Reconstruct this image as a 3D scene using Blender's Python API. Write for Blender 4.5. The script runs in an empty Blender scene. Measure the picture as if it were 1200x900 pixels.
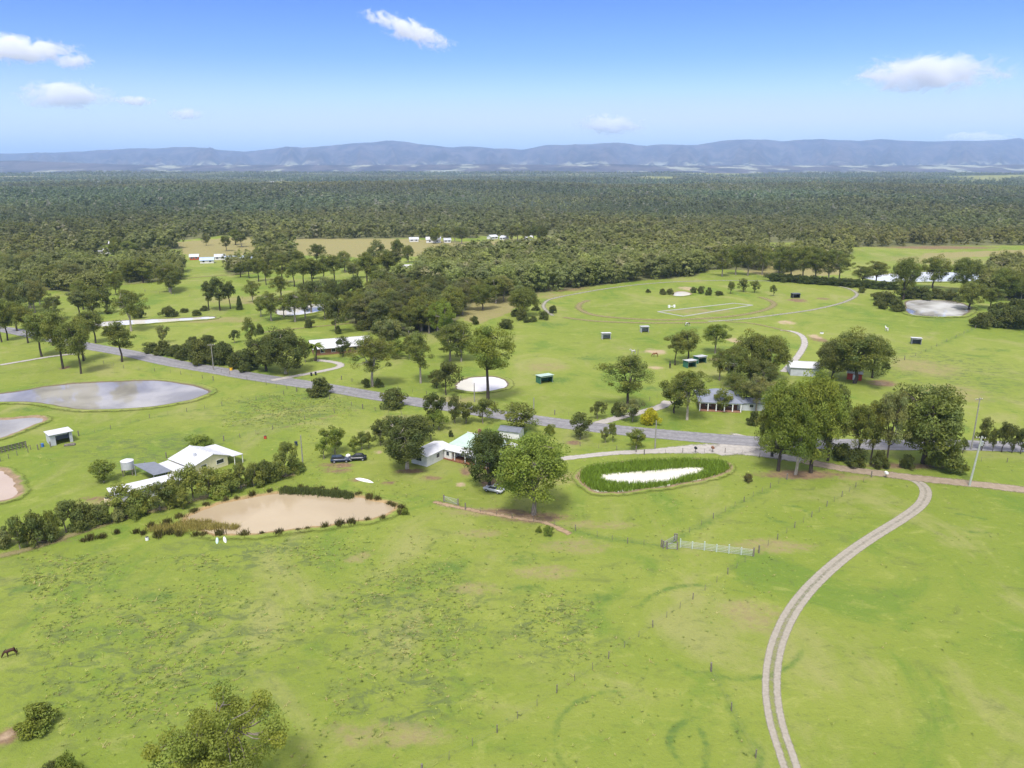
import bpy, bmesh, math, random
import numpy as np
from mathutils import Vector, Matrix

# ------------------------------------------------------------------ camera, world, sun, exposure
S = bpy.context.scene
COL = S.collection
H, F = 66.0, 900.0                       # eye height in metres, focal length in photo pixels (1200 wide)
HORIZON = 196.0
TH = math.atan((450 - HORIZON) / F)
cam = bpy.data.objects.new('camera', bpy.data.cameras.new('camera'))
COL.objects.link(cam)
cam.location = (0, 0, H)
cam.rotation_euler = (math.pi / 2 - TH, 0, 0)
cam.data.sensor_width = 36.0
cam.data.lens = 36.0 * F / 1200.0
cam.data.clip_start = 1.0
cam.data.clip_end = 120000
S.camera = cam

SUN_EL, SUN_AZ = math.radians(60), math.radians(192)    # azimuth clockwise from +Y: behind the camera and to its left
W = bpy.data.worlds.new('World'); S.world = W; W.use_nodes = True
wn, wl = W.node_tree.nodes, W.node_tree.links
bg = wn['Background']
sky = wn.new('ShaderNodeTexSky'); sky.sky_type = 'NISHITA'; sky.sun_disc = False
sky.sun_elevation = SUN_EL; sky.sun_rotation = SUN_AZ
sky.altitude = 0; sky.air_density = 1.25; sky.dust_density = 0.25; sky.ozone_density = 2.2
# deepen the blue of the clear sky: per-channel response of the sky radiance
sep = wn.new('ShaderNodeSeparateColor'); com = wn.new('ShaderNodeCombineColor'); wl.new(sky.outputs[0], sep.inputs[0])
for i, (gain, gam) in enumerate(((0.044, 2.3), (0.051, 2.2), (0.80, 1.0))):
    cl = wn.new('ShaderNodeMath'); cl.operation = 'MINIMUM'; cl.inputs[1].default_value = 7.0; wl.new(sep.outputs[i], cl.inputs[0])
    po = wn.new('ShaderNodeMath'); po.operation = 'POWER'; po.inputs[1].default_value = gam; wl.new(cl.outputs[0], po.inputs[0])
    mu = wn.new('ShaderNodeMath'); mu.operation = 'MULTIPLY'; mu.inputs[1].default_value = gain; wl.new(po.outputs[0], mu.inputs[0]); wl.new(mu.outputs[0], com.inputs[i])
# broken bright cloud high overhead, above what the camera frames (seen in the ponds, softens the shade)
tc = wn.new('ShaderNodeTexCoord'); sx = wn.new('ShaderNodeSeparateXYZ'); wl.new(tc.outputs['Generated'], sx.inputs[0])
zc = wn.new('ShaderNodeMath'); zc.operation = 'MAXIMUM'; zc.inputs[1].default_value = 0.05; wl.new(sx.outputs[2], zc.inputs[0])
dv = wn.new('ShaderNodeVectorMath'); dv.operation = 'DIVIDE'; wl.new(tc.outputs['Generated'], dv.inputs[0])
cz = wn.new('ShaderNodeCombineXYZ'); [wl.new(zc.outputs[0], cz.inputs[i]) for i in range(3)]; wl.new(cz.outputs[0], dv.inputs[1])
cn = wn.new('ShaderNodeTexNoise'); cn.inputs['Scale'].default_value = 0.9; cn.inputs['Detail'].default_value = 6; wl.new(dv.outputs[0], cn.inputs['Vector'])
m1 = wn.new('ShaderNodeMapRange'); m1.interpolation_type = 'SMOOTHSTEP'; m1.inputs[1].default_value = 0.36; m1.inputs[2].default_value = 0.56; wl.new(cn.outputs['Fac'], m1.inputs[0])
m2 = wn.new('ShaderNodeMapRange'); m2.interpolation_type = 'SMOOTHSTEP'; m2.inputs[1].default_value = 0.225; m2.inputs[2].default_value = 0.33; wl.new(sx.outputs[2], m2.inputs[0])
mm = wn.new('ShaderNodeMath'); mm.operation = 'MULTIPLY'; wl.new(m1.outputs[0], mm.inputs[0]); wl.new(m2.outputs[0], mm.inputs[1])
mx = wn.new('ShaderNodeMix'); mx.data_type = 'RGBA'; wl.new(mm.outputs[0], mx.inputs[0]); 
m3 = wn.new('ShaderNodeMapRange'); m3.interpolation_type = 'SMOOTHSTEP'; m3.inputs[1].default_value = 0.13; m3.inputs[2].default_value = -0.01; wl.new(sx.outputs[2], m3.inputs[0])
hm = wn.new('ShaderNodeMix'); hm.data_type = 'RGBA'; wl.new(m3.outputs[0], hm.inputs[0]); wl.new(com.outputs[0], hm.inputs[6]); hm.inputs[7].default_value = (4.1, 5.2, 4.9, 1)
wl.new(hm.outputs[2], mx.inputs[6]); mx.inputs[7].default_value = (6.6, 6.5, 6.3, 1)
wl.new(mx.outputs[2], bg.inputs[0]); bg.inputs[1].default_value = 0.12
sd = bpy.data.lights.new('sun', 'SUN'); sd.energy = 2.7; sd.angle = math.radians(14); sd.color = (1.0, 0.95, 0.87)
sun = bpy.data.objects.new('sun', sd); COL.objects.link(sun)
sdir = Vector((math.sin(SUN_AZ) * math.cos(SUN_EL), math.cos(SUN_AZ) * math.cos(SUN_EL), math.sin(SUN_EL)))
sun.rotation_euler = sdir.to_track_quat('Z', 'Y').to_euler(); sun.location = (0, -50, 200)
S.view_settings.view_transform = 'Standard'; S.view_settings.look = 'None'
S.view_settings.gamma = 1.0; S.view_settings.use_curve_mapping = False
S.view_settings.exposure = 0.9
S.cycles.use_denoising = True
S.cycles.max_bounces = 10; S.cycles.diffuse_bounces = 2; S.cycles.glossy_bounces = 2
S.cycles.transparent_max_bounces = 12; S.cycles.volume_bounces = 8
S.cycles.use_adaptive_sampling = True

rng = np.random.default_rng(7); random.seed(7)
cT, sT = math.cos(TH), math.sin(TH)

# ------------------------------------------------------------------ helpers
def gp(u, v, z=0.0):
    """point of the ground (or of height z) that the photograph shows at pixel u, v"""
    a, b = (u - 600) / F, (v - 450) / F
    dx, dy, dz = a, cT - b * sT, -sT - b * cT
    t = (z - H) / dz
    return Vector((dx * t, dy * t, z))
def pxof(x, y, z=0.0):
    d = y * cT - (z - H) * sT; up = y * sT + (z - H) * cT
    return 600 + F * x / d, 450 - F * up / d
def ztop(u, v, p):
    b = (v - 450) / F
    return H + (-sT - b * cT) / (cT - b * sT) * p.y
def mscale(p): return (p.y * cT + H * sT) / F       # metres per photo pixel at a ground point

def tag(o, label=None, cat=None, group=None, kind=None):
    if label: o['label'] = label
    if cat: o['category'] = cat
    if group: o['group'] = group
    if kind: o['kind'] = kind
    return o
def empty(name, loc, rz=0.0):
    o = bpy.data.objects.new(name, None); COL.objects.link(o)
    o.location = loc; o.rotation_euler = (0, 0, rz); o.empty_display_size = 0.3
    return o
def link(name, me, parent=None, loc=None):
    o = bpy.data.objects.new(name, me); COL.objects.link(o)
    if parent: o.parent = parent
    if loc is not None: o.location = loc
    return o
def fast_mesh(name, V, Q, mats, midx=None, tint=None, smooth=False, attrs=None, uv=None):
    V = np.asarray(V, np.float32); Q = np.asarray(Q, np.int32)
    k = Q.shape[1]
    me = bpy.data.meshes.new(name)
    me.vertices.add(len(V)); me.vertices.foreach_set('co', V.ravel())
    me.loops.add(Q.size); me.loops.foreach_set('vertex_index', Q.ravel())
    me.polygons.add(len(Q))
    me.polygons.foreach_set('loop_start', np.arange(0, Q.size, k, dtype=np.int32))
    me.polygons.foreach_set('loop_total', np.full(len(Q), k, np.int32))
    if midx is not None: me.polygons.foreach_set('material_index', np.asarray(midx, np.int32))
    me.polygons.foreach_set('use_smooth', np.full(len(Q), bool(smooth)))
    for m in mats: me.materials.append(m)
    if tint is not None:
        a = me.attributes.new('tint', 'FLOAT_COLOR', 'POINT')
        t = np.ones((len(V), 4), np.float32); t[:, :3] = tint
        a.data.foreach_set('color', t.ravel())
    for n, arr in (attrs or {}).items():
        a = me.attributes.new(n, 'FLOAT', 'POINT'); a.data.foreach_set('value', np.asarray(arr, np.float32))
    if uv is not None:
        l = me.uv_layers.new(name='UVMap'); l.data.foreach_set('uv', np.asarray(uv, np.float32)[Q.ravel()].ravel())
    me.update(); me.validate()
    return me

class MB:
    """collects solids, then links them as one mesh object"""
    def __init__(s): s.bm = bmesh.new()
    def box(s, c, size, rz=0.0):
        m = Matrix.Translation(c) @ Matrix.Rotation(rz, 4, 'Z') @ Matrix.Diagonal((*size, 1))
        bmesh.ops.create_cube(s.bm, size=1, matrix=m); return s
    def bar(s, a, b, r, n=6, r2=None):
        a, b = Vector(a), Vector(b); d = b - a
        m = Matrix.Translation((a + b) / 2) @ d.to_track_quat('Z', 'Y').to_matrix().to_4x4()
        bmesh.ops.create_cone(s.bm, cap_ends=True, segments=n, radius1=r, radius2=r if r2 is None else r2, depth=d.length, matrix=m); return s
    def ball(s, c, r, sc=(1, 1, 1)):
        m = Matrix.Translation(c) @ Matrix.Diagonal((*sc, 1))
        bmesh.ops.create_icosphere(s.bm, subdivisions=2, radius=r, matrix=m); return s
    def slab(s, pts, t):
        """a sheet through pts, thickened downwards by t"""
        top = [s.bm.verts.new(p) for p in pts]
        bot = [s.bm.verts.new((p[0], p[1], p[2] - t)) for p in pts]
        n = len(pts); s.bm.faces.new(top); s.bm.faces.new(bot[::-1])
        for i in range(n): s.bm.faces.new((top[i], bot[i], bot[(i + 1) % n], top[(i + 1) % n]))
        return s
    def prism(s, prof, axis, a, b):
        """profile of 2-D points extruded along axis 'x' or 'y' from a to b; profile is (other horizontal, z)"""
        f = (lambda t, p: (t, p[0], p[1])) if axis == 'x' else (lambda t, p: (p[0], t, p[1]))
        A = [s.bm.verts.new(f(a, p)) for p in prof]; B = [s.bm.verts.new(f(b, p)) for p in prof]
        n = len(prof); s.bm.faces.new(A); s.bm.faces.new(B[::-1])
        for i in range(n): s.bm.faces.new((A[i], B[i], B[(i + 1) % n], A[(i + 1) % n]))
        return s
    def build(s, name, mat, parent=None, bevel=0.0, smooth=False):
        bmesh.ops.recalc_face_normals(s.bm, faces=s.bm.faces)
        if bevel: bmesh.ops.bevel(s.bm, geom=s.bm.edges[:], offset=bevel, segments=2, affect='EDGES', clamp_overlap=True)
        me = bpy.data.meshes.new(name); s.bm.to_mesh(me); s.bm.free(); me.materials.append(mat)
        if smooth: me.polygons.foreach_set('use_smooth', np.full(len(me.polygons), True))
        return link(name, me, parent)

# ------------------------------------------------------------------ materials
class NT:
    def __init__(s, name):
        s.m = bpy.data.materials.new(name); s.m.use_nodes = True
        s.t = s.m.node_tree; s.n = s.t.nodes; s.l = s.t.links
        s.b = s.n['Principled BSDF']; s.out = s.n['Material Output']
        s.b.inputs['Specular IOR Level'].default_value = 0.25
    def new(s, ty, **kw):
        n = s.n.new(ty)
        for k, v in kw.items(): setattr(n, k, v)
        return n
    def put(s, node, i, v):
        if hasattr(v, 'links') or isinstance(v, bpy.types.NodeSocket): s.l.new(v, node.inputs[i])
        else: node.inputs[i].default_value = v
    def pos(s): return s.new('ShaderNodeNewGeometry').outputs['Position']
    def obj(s): return s.new('ShaderNodeTexCoord').outputs['Object']
    def uv(s): return s.new('ShaderNodeTexCoord').outputs['UV']
    def sep(s, v):
        n = s.new('ShaderNodeSeparateXYZ'); s.put(n, 0, v); return n.outputs
    def noise(s, v, scale, detail=4.0, rough=0.55, dist=0.0):
        n = s.new('ShaderNodeTexNoise'); s.put(n, 'Vector', v); s.put(n, 'Scale', scale)
        s.put(n, 'Detail', detail); s.put(n, 'Roughness', rough); s.put(n, 'Distortion', dist); return n.outputs['Fac']
    def scale(s, v, xyz):
        n = s.new('ShaderNodeVectorMath', operation='MULTIPLY'); s.put(n, 0, v); n.inputs[1].default_value = xyz; return n.outputs[0]
    def math(s, op, a, b=0.0, clamp=False):
        n = s.new('ShaderNodeMath', operation=op, use_clamp=clamp); s.put(n, 0, a); s.put(n, 1, b); return n.outputs[0]
    def ramp(s, f, lo, hi, a=0.0, b=1.0):
        n = s.new('ShaderNodeMapRange', interpolation_type='SMOOTHSTEP'); s.put(n, 0, f)
        for i, x in enumerate((lo, hi, a, b)): s.put(n, i + 1, x)
        return n.outputs[0]
    def mix(s, f, a, b, mode='MIX'):
        n = s.new('ShaderNodeMix', data_type='RGBA', blend_type=mode)
        s.put(n, 0, f)
        for i, x in ((6, a), (7, b)):
            s.put(n, i, x if isinstance(x, bpy.types.NodeSocket) else (*x, 1.0))
        return n.outputs[2]
    def attr(s, name, which='Fac'):
        n = s.new('ShaderNodeAttribute', attribute_name=name); return n.outputs[which]
    def color(s, v): s.put(s.b, 'Base Color', v if isinstance(v, bpy.types.NodeSocket) else (*v, 1.0)); return s
    def rough(s, v): s.put(s.b, 'Roughness', v); return s
    def bump(s, h, strength=0.5, dist=0.1):
        n = s.new('ShaderNodeBump'); s.put(n, 'Height', h); n.inputs['Strength'].default_value = strength
        n.inputs['Distance'].default_value = dist; s.l.new(n.outputs[0], s.b.inputs['Normal']); return s
    def see_through(s, fac):
        """fac 0 shows what lies beneath, 1 shows this surface"""
        tr = s.new('ShaderNodeBsdfTransparent'); mx = s.new('ShaderNodeMixShader')
        s.put(mx, 0, fac); s.l.new(tr.outputs[0], mx.inputs[1]); s.l.new(s.b.outputs[0], mx.inputs[2])
        s.l.new(mx.outputs[0], s.out.inputs[0]); return s

def mat_plain(name, c, rough=0.6, var=0.12, scale=3.0, spec=0.25, metal=0.0):
    t = NT(name); f = t.noise(t.obj(), scale, 5, 0.6)
    t.color(t.mix(t.ramp(f, 0.3, 0.7), tuple(x * (1 - var) for x in c), tuple(min(1, x * (1 + var)) for x in c)))
    t.rough(rough); t.b.inputs['Specular IOR Level'].default_value = spec; t.b.inputs['Metallic'].default_value = metal
    return t.m
def mat_iron(name, c, var=0.1, axis=0, rough=0.45):
    """corrugated sheet: ribs every 0.15 m, faint stains"""
    t = NT(name); p = t.obj(); w = t.new('ShaderNodeTexWave', wave_type='BANDS', bands_direction='X' if axis == 0 else 'Y')
    t.put(w, 'Vector', p); t.put(w, 'Scale', 2.1)
    f = t.noise(t.scale(p, (0.6, 0.6, 0.6)), 1.2, 6, 0.65)
    t.color(t.mix(t.ramp(f, 0.35, 0.75), c, tuple(x * (1 - var * 2) for x in c)))
    t.rough(rough); t.bump(w.outputs['Fac'], 0.35, 0.03); return t.m
def mat_boards(name, c, var=0.08):
    t = NT(name); p = t.obj(); z = t.sep(p)[2]
    lap = t.math('FRACT', t.math('MULTIPLY', z, 5.5))
    f = t.noise(p, 1.5, 5, 0.6)
    t.color(t.mix(t.ramp(f, 0.3, 0.75), c, tuple(x * (1 - 2 * var) for x in c))); t.rough(0.55); t.bump(lap, 0.5, 0.03); return t.m
def mat_leaf(name='foliage', through=0.30):
    t = NT(name)
    oi = t.new('ShaderNodeObjectInfo'); c = t.mix(1.0, oi.outputs['Color'], t.attr('tint', 'Color'), 'MULTIPLY')
    t.color(c).rough(0.55); t.b.inputs['Specular IOR Level'].default_value = 0.2
    tr = t.new('ShaderNodeBsdfTranslucent'); t.put(tr, 0, t.mix(1.0, c, (1.15, 1.2, 0.7), 'MULTIPLY'))
    mx = t.new('ShaderNodeMixShader'); t.put(mx, 0, through); t.l.new(t.b.outputs[0], mx.inputs[1]); t.l.new(tr.outputs[0], mx.inputs[2])
    t.l.new(mx.outputs[0], t.out.inputs[0]); return t.m
def mat_bark():
    t = NT('bark'); oi = t.new('ShaderNodeObjectInfo'); p = t.obj()
    f = t.noise(t.scale(p, (3, 3, 0.7)), 1.5, 6, 0.65)
    t.color(t.mix(t.ramp(f, 0.35, 0.7), t.mix(1.0, oi.outputs['Color'], (0.55, 0.5, 0.45), 'MULTIPLY'), oi.outputs['Color'])).rough(0.85); return t.m
LEAF, BARK, LEAF_FAR = mat_leaf(), mat_bark(), mat_leaf('distant_foliage', 0.45)

def grass_color(t, p):
    """pasture: broad fields of colour, metre patches, tufts, straw"""
    big = t.noise(p, 0.011, 4, 0.55, 0.6); mid = t.noise(t.scale(p, (1, 0.7, 1)), 0.045, 6, 0.66, 0.8)
    mot = t.noise(t.scale(p, (0.8, 1.1, 1)), 0.21, 6, 0.7, 0.6); fine = t.noise(p, 0.62, 6, 0.75); tuft = t.noise(p, 2.3, 4, 0.7)
    c = t.mix(t.ramp(big, 0.35, 0.65), (0.158, 0.208, 0.030), (0.201, 0.238, 0.044))
    c = t.mix(t.ramp(mid, 0.50, 0.68, 0.0, 0.6), c, (0.270, 0.259, 0.101))
    c = t.mix(t.ramp(mid, 0.48, 0.34, 0.0, 0.75), c, (0.109, 0.180, 0.026))
    c = t.mix(t.ramp(mot, 0.54, 0.70, 0.0, 0.50), c, (0.103, 0.130, 0.038))
    c = t.mix(t.ramp(mot, 0.46, 0.30, 0.0, 0.55), c, (0.270, 0.289, 0.075))
    c = t.mix(t.ramp(fine, 0.55, 0.70, 0.0, 0.50), c, (0.096, 0.120, 0.036))
    c = t.mix(t.ramp(fine, 0.44, 0.30, 0.0, 0.6), c, (0.270, 0.305, 0.068))
    c = t.mix(t.ramp(tuft, 0.56, 0.72, 0.0, 0.3), c, (0.098, 0.120, 0.036))
    return c, fine, tuft
def mat_ground():
    t = NT('pasture'); p = t.pos()
    c, fine, tuft = grass_color(t, p)
    n1 = t.noise(p, 0.16, 6, 0.65, 0.4); n2 = t.noise(p, 0.9, 5, 0.65)
    def edge(name, soft=0.38):
        a = t.attr(name); w = t.math('ADD', a, t.math('MULTIPLY', t.math('SUBTRACT', t.math('ADD', t.math('MULTIPLY', n1, 0.55), t.math('MULTIPLY', n2, 0.45)), 0.5), 2.6))
        return t.math('MULTIPLY', t.ramp(w, 0.5 - soft, 0.5 + soft), t.ramp(a, 0.02, 0.45))
    c = t.mix(t.math('MULTIPLY', t.attr('rough'), t.ramp(t.noise(t.scale(p, (0.8, 1.3, 1)), 0.33, 8, 0.78, 0.8), 0.47, 0.60, 0.0, 0.8)), c, (0.095, 0.122, 0.044))
    c = t.mix(edge('lush'), c, t.mix(t.ramp(fine, 0.35, 0.65), (0.110, 0.172, 0.032), (0.085, 0.138, 0.032)))
    c = t.mix(edge('dry'), c, t.mix(t.ramp(n2, 0.3, 0.7), (0.27, 0.245, 0.095), (0.22, 0.19, 0.085)))
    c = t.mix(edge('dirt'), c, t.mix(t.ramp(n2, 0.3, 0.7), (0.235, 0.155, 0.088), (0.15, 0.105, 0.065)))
    c = t.mix(edge('pale'), c, t.mix(t.ramp(n2, 0.3, 0.7), (0.47, 0.36, 0.25), (0.36, 0.26, 0.17)))
    c = t.mix(t.math('MULTIPLY', t.attr('litter'), t.ramp(n2, 0.3, 0.62, 1.0, 0.75)), c, t.mix(n1, (0.105, 0.11, 0.05), (0.15, 0.14, 0.075)))
    # far plain: timber with cleared paddocks between
    r = t.attr('far')
    f1 = t.noise(t.scale(p, (0.0011, 0.0005, 1)), 1.0, 5, 0.6, 0.3); f2 = t.noise(p, 0.004, 4, 0.6)
    wood = t.mix(t.ramp(f2, 0.35, 0.65), (0.040, 0.052, 0.022), (0.055, 0.066, 0.03))
    fld = t.mix(t.ramp(f2, 0.35, 0.65), (0.30, 0.31, 0.12), (0.42, 0.38, 0.20))
    fm = t.math('MULTIPLY', t.ramp(f1, 0.55, 0.60), t.attr('plain'))
    c = t.mix(r, c, t.mix(fm, wood, fld))
    t.color(c).rough(0.9); t.b.inputs['Specular IOR Level'].default_value = 0.12
    hgt = t.math('ADD', t.math('MULTIPLY', fine, 0.5), t.math('MULTIPLY', tuft, 0.35))
    t.bump(hgt, 0.8, 0.55); return t.m
GROUND = mat_ground()

def ribbon_mask(t, lo=0.12, hi=0.42, amt=0.5):
    u = t.sep(t.uv())[0]
    e = t.math('SUBTRACT', 1.0, t.math('ABSOLUTE', t.math('SUBTRACT', t.math('MULTIPLY', u, 2.0), 1.0)))
    n = t.noise(t.pos(), 0.8, 6, 0.7)
    w = t.math('ADD', e, t.math('MULTIPLY', t.math('SUBTRACT', n, 0.5), amt))
    return t.ramp(w, lo, hi), u, n
def mat_seal():
    t = NT('weathered_seal'); m, u, n = ribbon_mask(t, 0.06, 0.16, 0.18)
    wheel = t.math('ABSOLUTE', t.math('SUBTRACT', t.math('ABSOLUTE', t.math('SUBTRACT', u, 0.5)), 0.2))
    c = t.mix(t.ramp(n, 0.3, 0.7), (0.165, 0.160, 0.165), (0.255, 0.250, 0.252))
    c = t.mix(t.ramp(wheel, 0.09, 0.0, 0.0, 0.5), c, (0.145, 0.142, 0.150))
    t.color(c).rough(0.85); return t.see_through(m).m
def mat_gravel(name, c0, c1, lo=0.15, hi=0.5, amt=0.7):
    t = NT(name); m, u, n = ribbon_mask(t, lo, hi, amt)
    t.color(t.mix(t.ramp(n, 0.3, 0.7), c0, c1)).rough(0.92); t.bump(n, 0.4, 0.08); return t.see_through(m).m
def mat_twotrack(name, c0, c1, strip):
    """two worn wheel lines with a grassy strip between"""
    t = NT(name); u = t.sep(t.uv())[0]; n = t.noise(t.pos(), 1.3, 7, 0.75)
    d = t.math('ABSOLUTE', t.math('SUBTRACT', t.math('ABSOLUTE', t.math('SUBTRACT', u, 0.5)), 0.23))
    w = t.math('ADD', t.ramp(d, 0.19, 0.05), t.math('MULTIPLY', t.math('SUBTRACT', n, 0.5), 0.7))
    inner = t.math('MULTIPLY', t.ramp(t.math('ABSOLUTE', t.math('SUBTRACT', u, 0.5)), 0.2, 0.05), t.ramp(t.sep(t.uv())[1], 45, 120, strip + 0.12, strip - 0.25))
    w = t.math('ADD', w, inner)
    n3 = t.noise(t.pos(), 2.5, 4, 0.7)
    t.color(t.mix(t.ramp(t.math('ADD', t.math('MULTIPLY', n, 0.5), t.math('MULTIPLY', n3, 0.5)), 0.3, 0.7), c0, c1)).rough(0.92); t.bump(n, 0.4, 0.08)
    return t.see_through(t.ramp(w, 0.25, 0.95)).m
def mat_faint(name, c, amt):
    t = NT(name); m, u, n = ribbon_mask(t, 0.25, 0.9, 1.0)
    t.color(t.mix(n, c, tuple(x * 0.8 for x in c))).rough(0.92); return t.see_through(t.math('MULTIPLY', m, amt)).m
SEAL = mat_seal()
GRAVEL = mat_gravel('grey_gravel', (0.30, 0.28, 0.25), (0.40, 0.37, 0.33))
RED_DIRT = mat_gravel('pink_dirt', (0.23, 0.18, 0.125), (0.31, 0.25, 0.185))
PATH_DIRT = mat_gravel('path_dirt', (0.26, 0.18, 0.105), (0.34, 0.25, 0.155), 0.35, 0.85, 1.0)
TWOTRACK = mat_twotrack('wheel_tracks', (0.235, 0.21, 0.165), (0.335, 0.305, 0.25), 0.62)
FAINT = mat_faint('worn_grass', (0.28, 0.235, 0.11), 0.75)
SAND = mat_gravel('pale_sand', (0.23, 0.22, 0.17), (0.29, 0.275, 0.22), 0.25, 0.95, 1.1)

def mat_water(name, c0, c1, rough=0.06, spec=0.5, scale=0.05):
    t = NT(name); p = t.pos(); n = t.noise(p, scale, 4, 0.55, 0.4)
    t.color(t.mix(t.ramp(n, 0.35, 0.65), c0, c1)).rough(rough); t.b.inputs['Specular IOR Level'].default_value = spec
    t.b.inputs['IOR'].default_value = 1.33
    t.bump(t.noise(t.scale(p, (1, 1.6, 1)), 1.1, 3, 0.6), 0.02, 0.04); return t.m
WATER_GREY = mat_water('grey_water', (0.20, 0.19, 0.165), (0.34, 0.325, 0.285))  # grey put into the base stands in for reflected sky and trees
WATER_MUD = mat_water('muddy_water', (0.32, 0.255, 0.165), (0.37, 0.30, 0.20), 0.12, 0.35)
WATER_PINK = mat_water('pink_muddy_water', (0.38, 0.30, 0.23), (0.43, 0.345, 0.275), 0.12, 0.35)
WATER_PALE = mat_water('sky_white_water', (0.56, 0.54, 0.48), (0.68, 0.65, 0.58), 0.07)  # whitish base colour paints in the bright sky these ponds reflect
WATER_DARK = mat_water('brown_sky_water', (0.16, 0.14, 0.11), (0.66, 0.66, 0.64), 0.03, 0.5, 0.045)  # brown water; the whitish patches are painted sky reflections
def mat_bank(name, mud, grassy):
    t = NT(name); v = t.attr('across'); p = t.pos(); n = t.noise(p, 0.5, 6, 0.7); 
    g, _, _ = grass_color(t, p)
    w = t.math('ADD', v, t.math('MULTIPLY', t.math('SUBTRACT', n, 0.5), 0.7))
    c = t.mix(t.ramp(n, 0.3, 0.7), mud, tuple(x * 0.6 for x in mud))
    c = t.mix(t.ramp(w, grassy - 0.2, grassy + 0.2), c, t.mix(t.ramp(n, 0.52, 0.7, 0.0, 0.7), g, (0.11, 0.12, 0.035)))
    t.color(c).rough(0.92); t.bump(n, 0.8, 0.5)
    return t.see_through(t.ramp(w, 1.1, 0.65)).m
BANK_GRASS = mat_bank('grassy_bank', (0.16, 0.125, 0.08), 0.30)
BANK_DIRT = mat_bank('dirt_bank', (0.30, 0.215, 0.13), 0.55)
BANK_OCHRE = mat_bank('ochre_bank', (0.36, 0.25, 0.12), 0.42)

WHITE_IRON = mat_iron('white_iron', (0.56, 0.565, 0.58)); GREY_IRON = mat_iron('grey_iron', (0.17, 0.185, 0.215))
GALV = mat_iron('galvanised_iron', (0.50, 0.52, 0.55)); GREEN_IRON = mat_iron('pale_green_iron', (0.40, 0.52, 0.44))
DKGREEN = mat_iron('green_iron', (0.045, 0.16, 0.10)); BLUE_IRON = mat_iron('blue_grey_iron', (0.20, 0.22, 0.27))
LT_BLUE_IRON = mat_iron('pale_blue_iron', (0.42, 0.52, 0.66)); CREAM = mat_boards('cream_boards', (0.78, 0.72, 0.50))
WHITE_BOARD = mat_boards('white_boards', (0.74, 0.73, 0.71)); BRICK = mat_plain('brown_brick', (0.26, 0.14, 0.09), 0.85)
GLASS = mat_plain('dark_glass', (0.03, 0.035, 0.045), 0.08, 0.1, 1, 0.6); WHITE = mat_plain('white_paint', (0.78, 0.78, 0.77), 0.5, 0.05)
TIMBER = mat_plain('weathered_timber', (0.17, 0.15, 0.125), 0.85, 0.3, 4); DARK = mat_plain('dark_paint', (0.025, 0.027, 0.03), 0.4)
RUST = mat_plain('rusty_steel', (0.22, 0.10, 0.055), 0.8, 0.3); STEEL = mat_plain('grey_steel', (0.38, 0.39, 0.41), 0.45, 0.1, 3, 0.4, 0.4)
POLE_WOOD = mat_plain('grey_pole_timber', (0.26, 0.25, 0.22), 0.85, 0.2); POLE_GREEN = mat_plain('treated_pole_timber', (0.36, 0.385, 0.33), 0.8, 0.15)
WIRE = mat_plain('fence_wire', (0.16, 0.155, 0.14), 0.6); RED = mat_plain('red_paint', (0.45, 0.06, 0.04), 0.5)
YELLOW = mat_plain('yellow_plastic', (0.75, 0.45, 0.03), 0.5); BLUE = mat_plain('blue_plastic', (0.05, 0.14, 0.42), 0.5)
TYRE = mat_plain('black_rubber', (0.02, 0.02, 0.02), 0.8); SLAB = mat_plain('concrete', (0.42, 0.40, 0.37), 0.85)
SHADE_INT = mat_plain('shed_lining', (0.10, 0.105, 0.11), 0.8)

# ------------------------------------------------------------------ terrain
def sstep(x, a, b):
    t = np.clip((x - a) / (b - a), 0, 1); return t * t * (3 - 2 * t)
def relief(x, y):
    r = np.hypot(x, y)
    w = (np.sin(x * 0.0021 + 1.3) * np.cos(y * 0.0031 + 0.4) + 0.6 * np.sin(x * 0.0047 - y * 0.0022 + 2.0) + 0.5 * np.sin(y * 0.0060 + x * 0.0012))
    left = 0.35 + 0.65 * sstep(-x, -500, 500)
    crest = 15 * np.exp(-((r - 2300 - 0.12 * x) / 380) ** 2) * left + 24 * np.exp(-((r - 6300) / 650) ** 2) * (0.75 + 0.25 * left)
    return crest + sstep(r, 900, 1800) * (w * 3.5 + 1.0) * (1 - 0.6 * sstep(r, 5000, 9000))
def band(X, Y, pts, w, closed=False):
    """1 on the polyline, falling to 0 at distance w"""
    d = np.full(X.shape, 1e9); P = [gp(*p) for p in pts]
    if closed: P = P + [P[0]]
    for a, b in zip(P[:-1], P[1:]):
        ex, ey = b.x - a.x, b.y - a.y; L2 = ex * ex + ey * ey + 1e-6
        t = np.clip(((X - a.x) * ex + (Y - a.y) * ey) / L2, 0, 1)
        d = np.minimum(d, np.hypot(X - a.x - t * ex, Y - a.y - t * ey))
    return np.clip(1 - d / w, 0, 1)
def blob(X, Y, u, v, ru, rv):
    """1 at the centre of an ellipse given by its photo extent, 0 at its rim"""
    p = gp(u, v); rx = ru * mscale(p); ry = (gp(u, v - rv).y - gp(u, v + rv).y) / 2
    return np.clip(1.6 - 1.6 * ((X - p.x) ** 2 / rx ** 2 + (Y - p.y) ** 2 / ry ** 2) ** 0.5, 0, 1)
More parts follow.
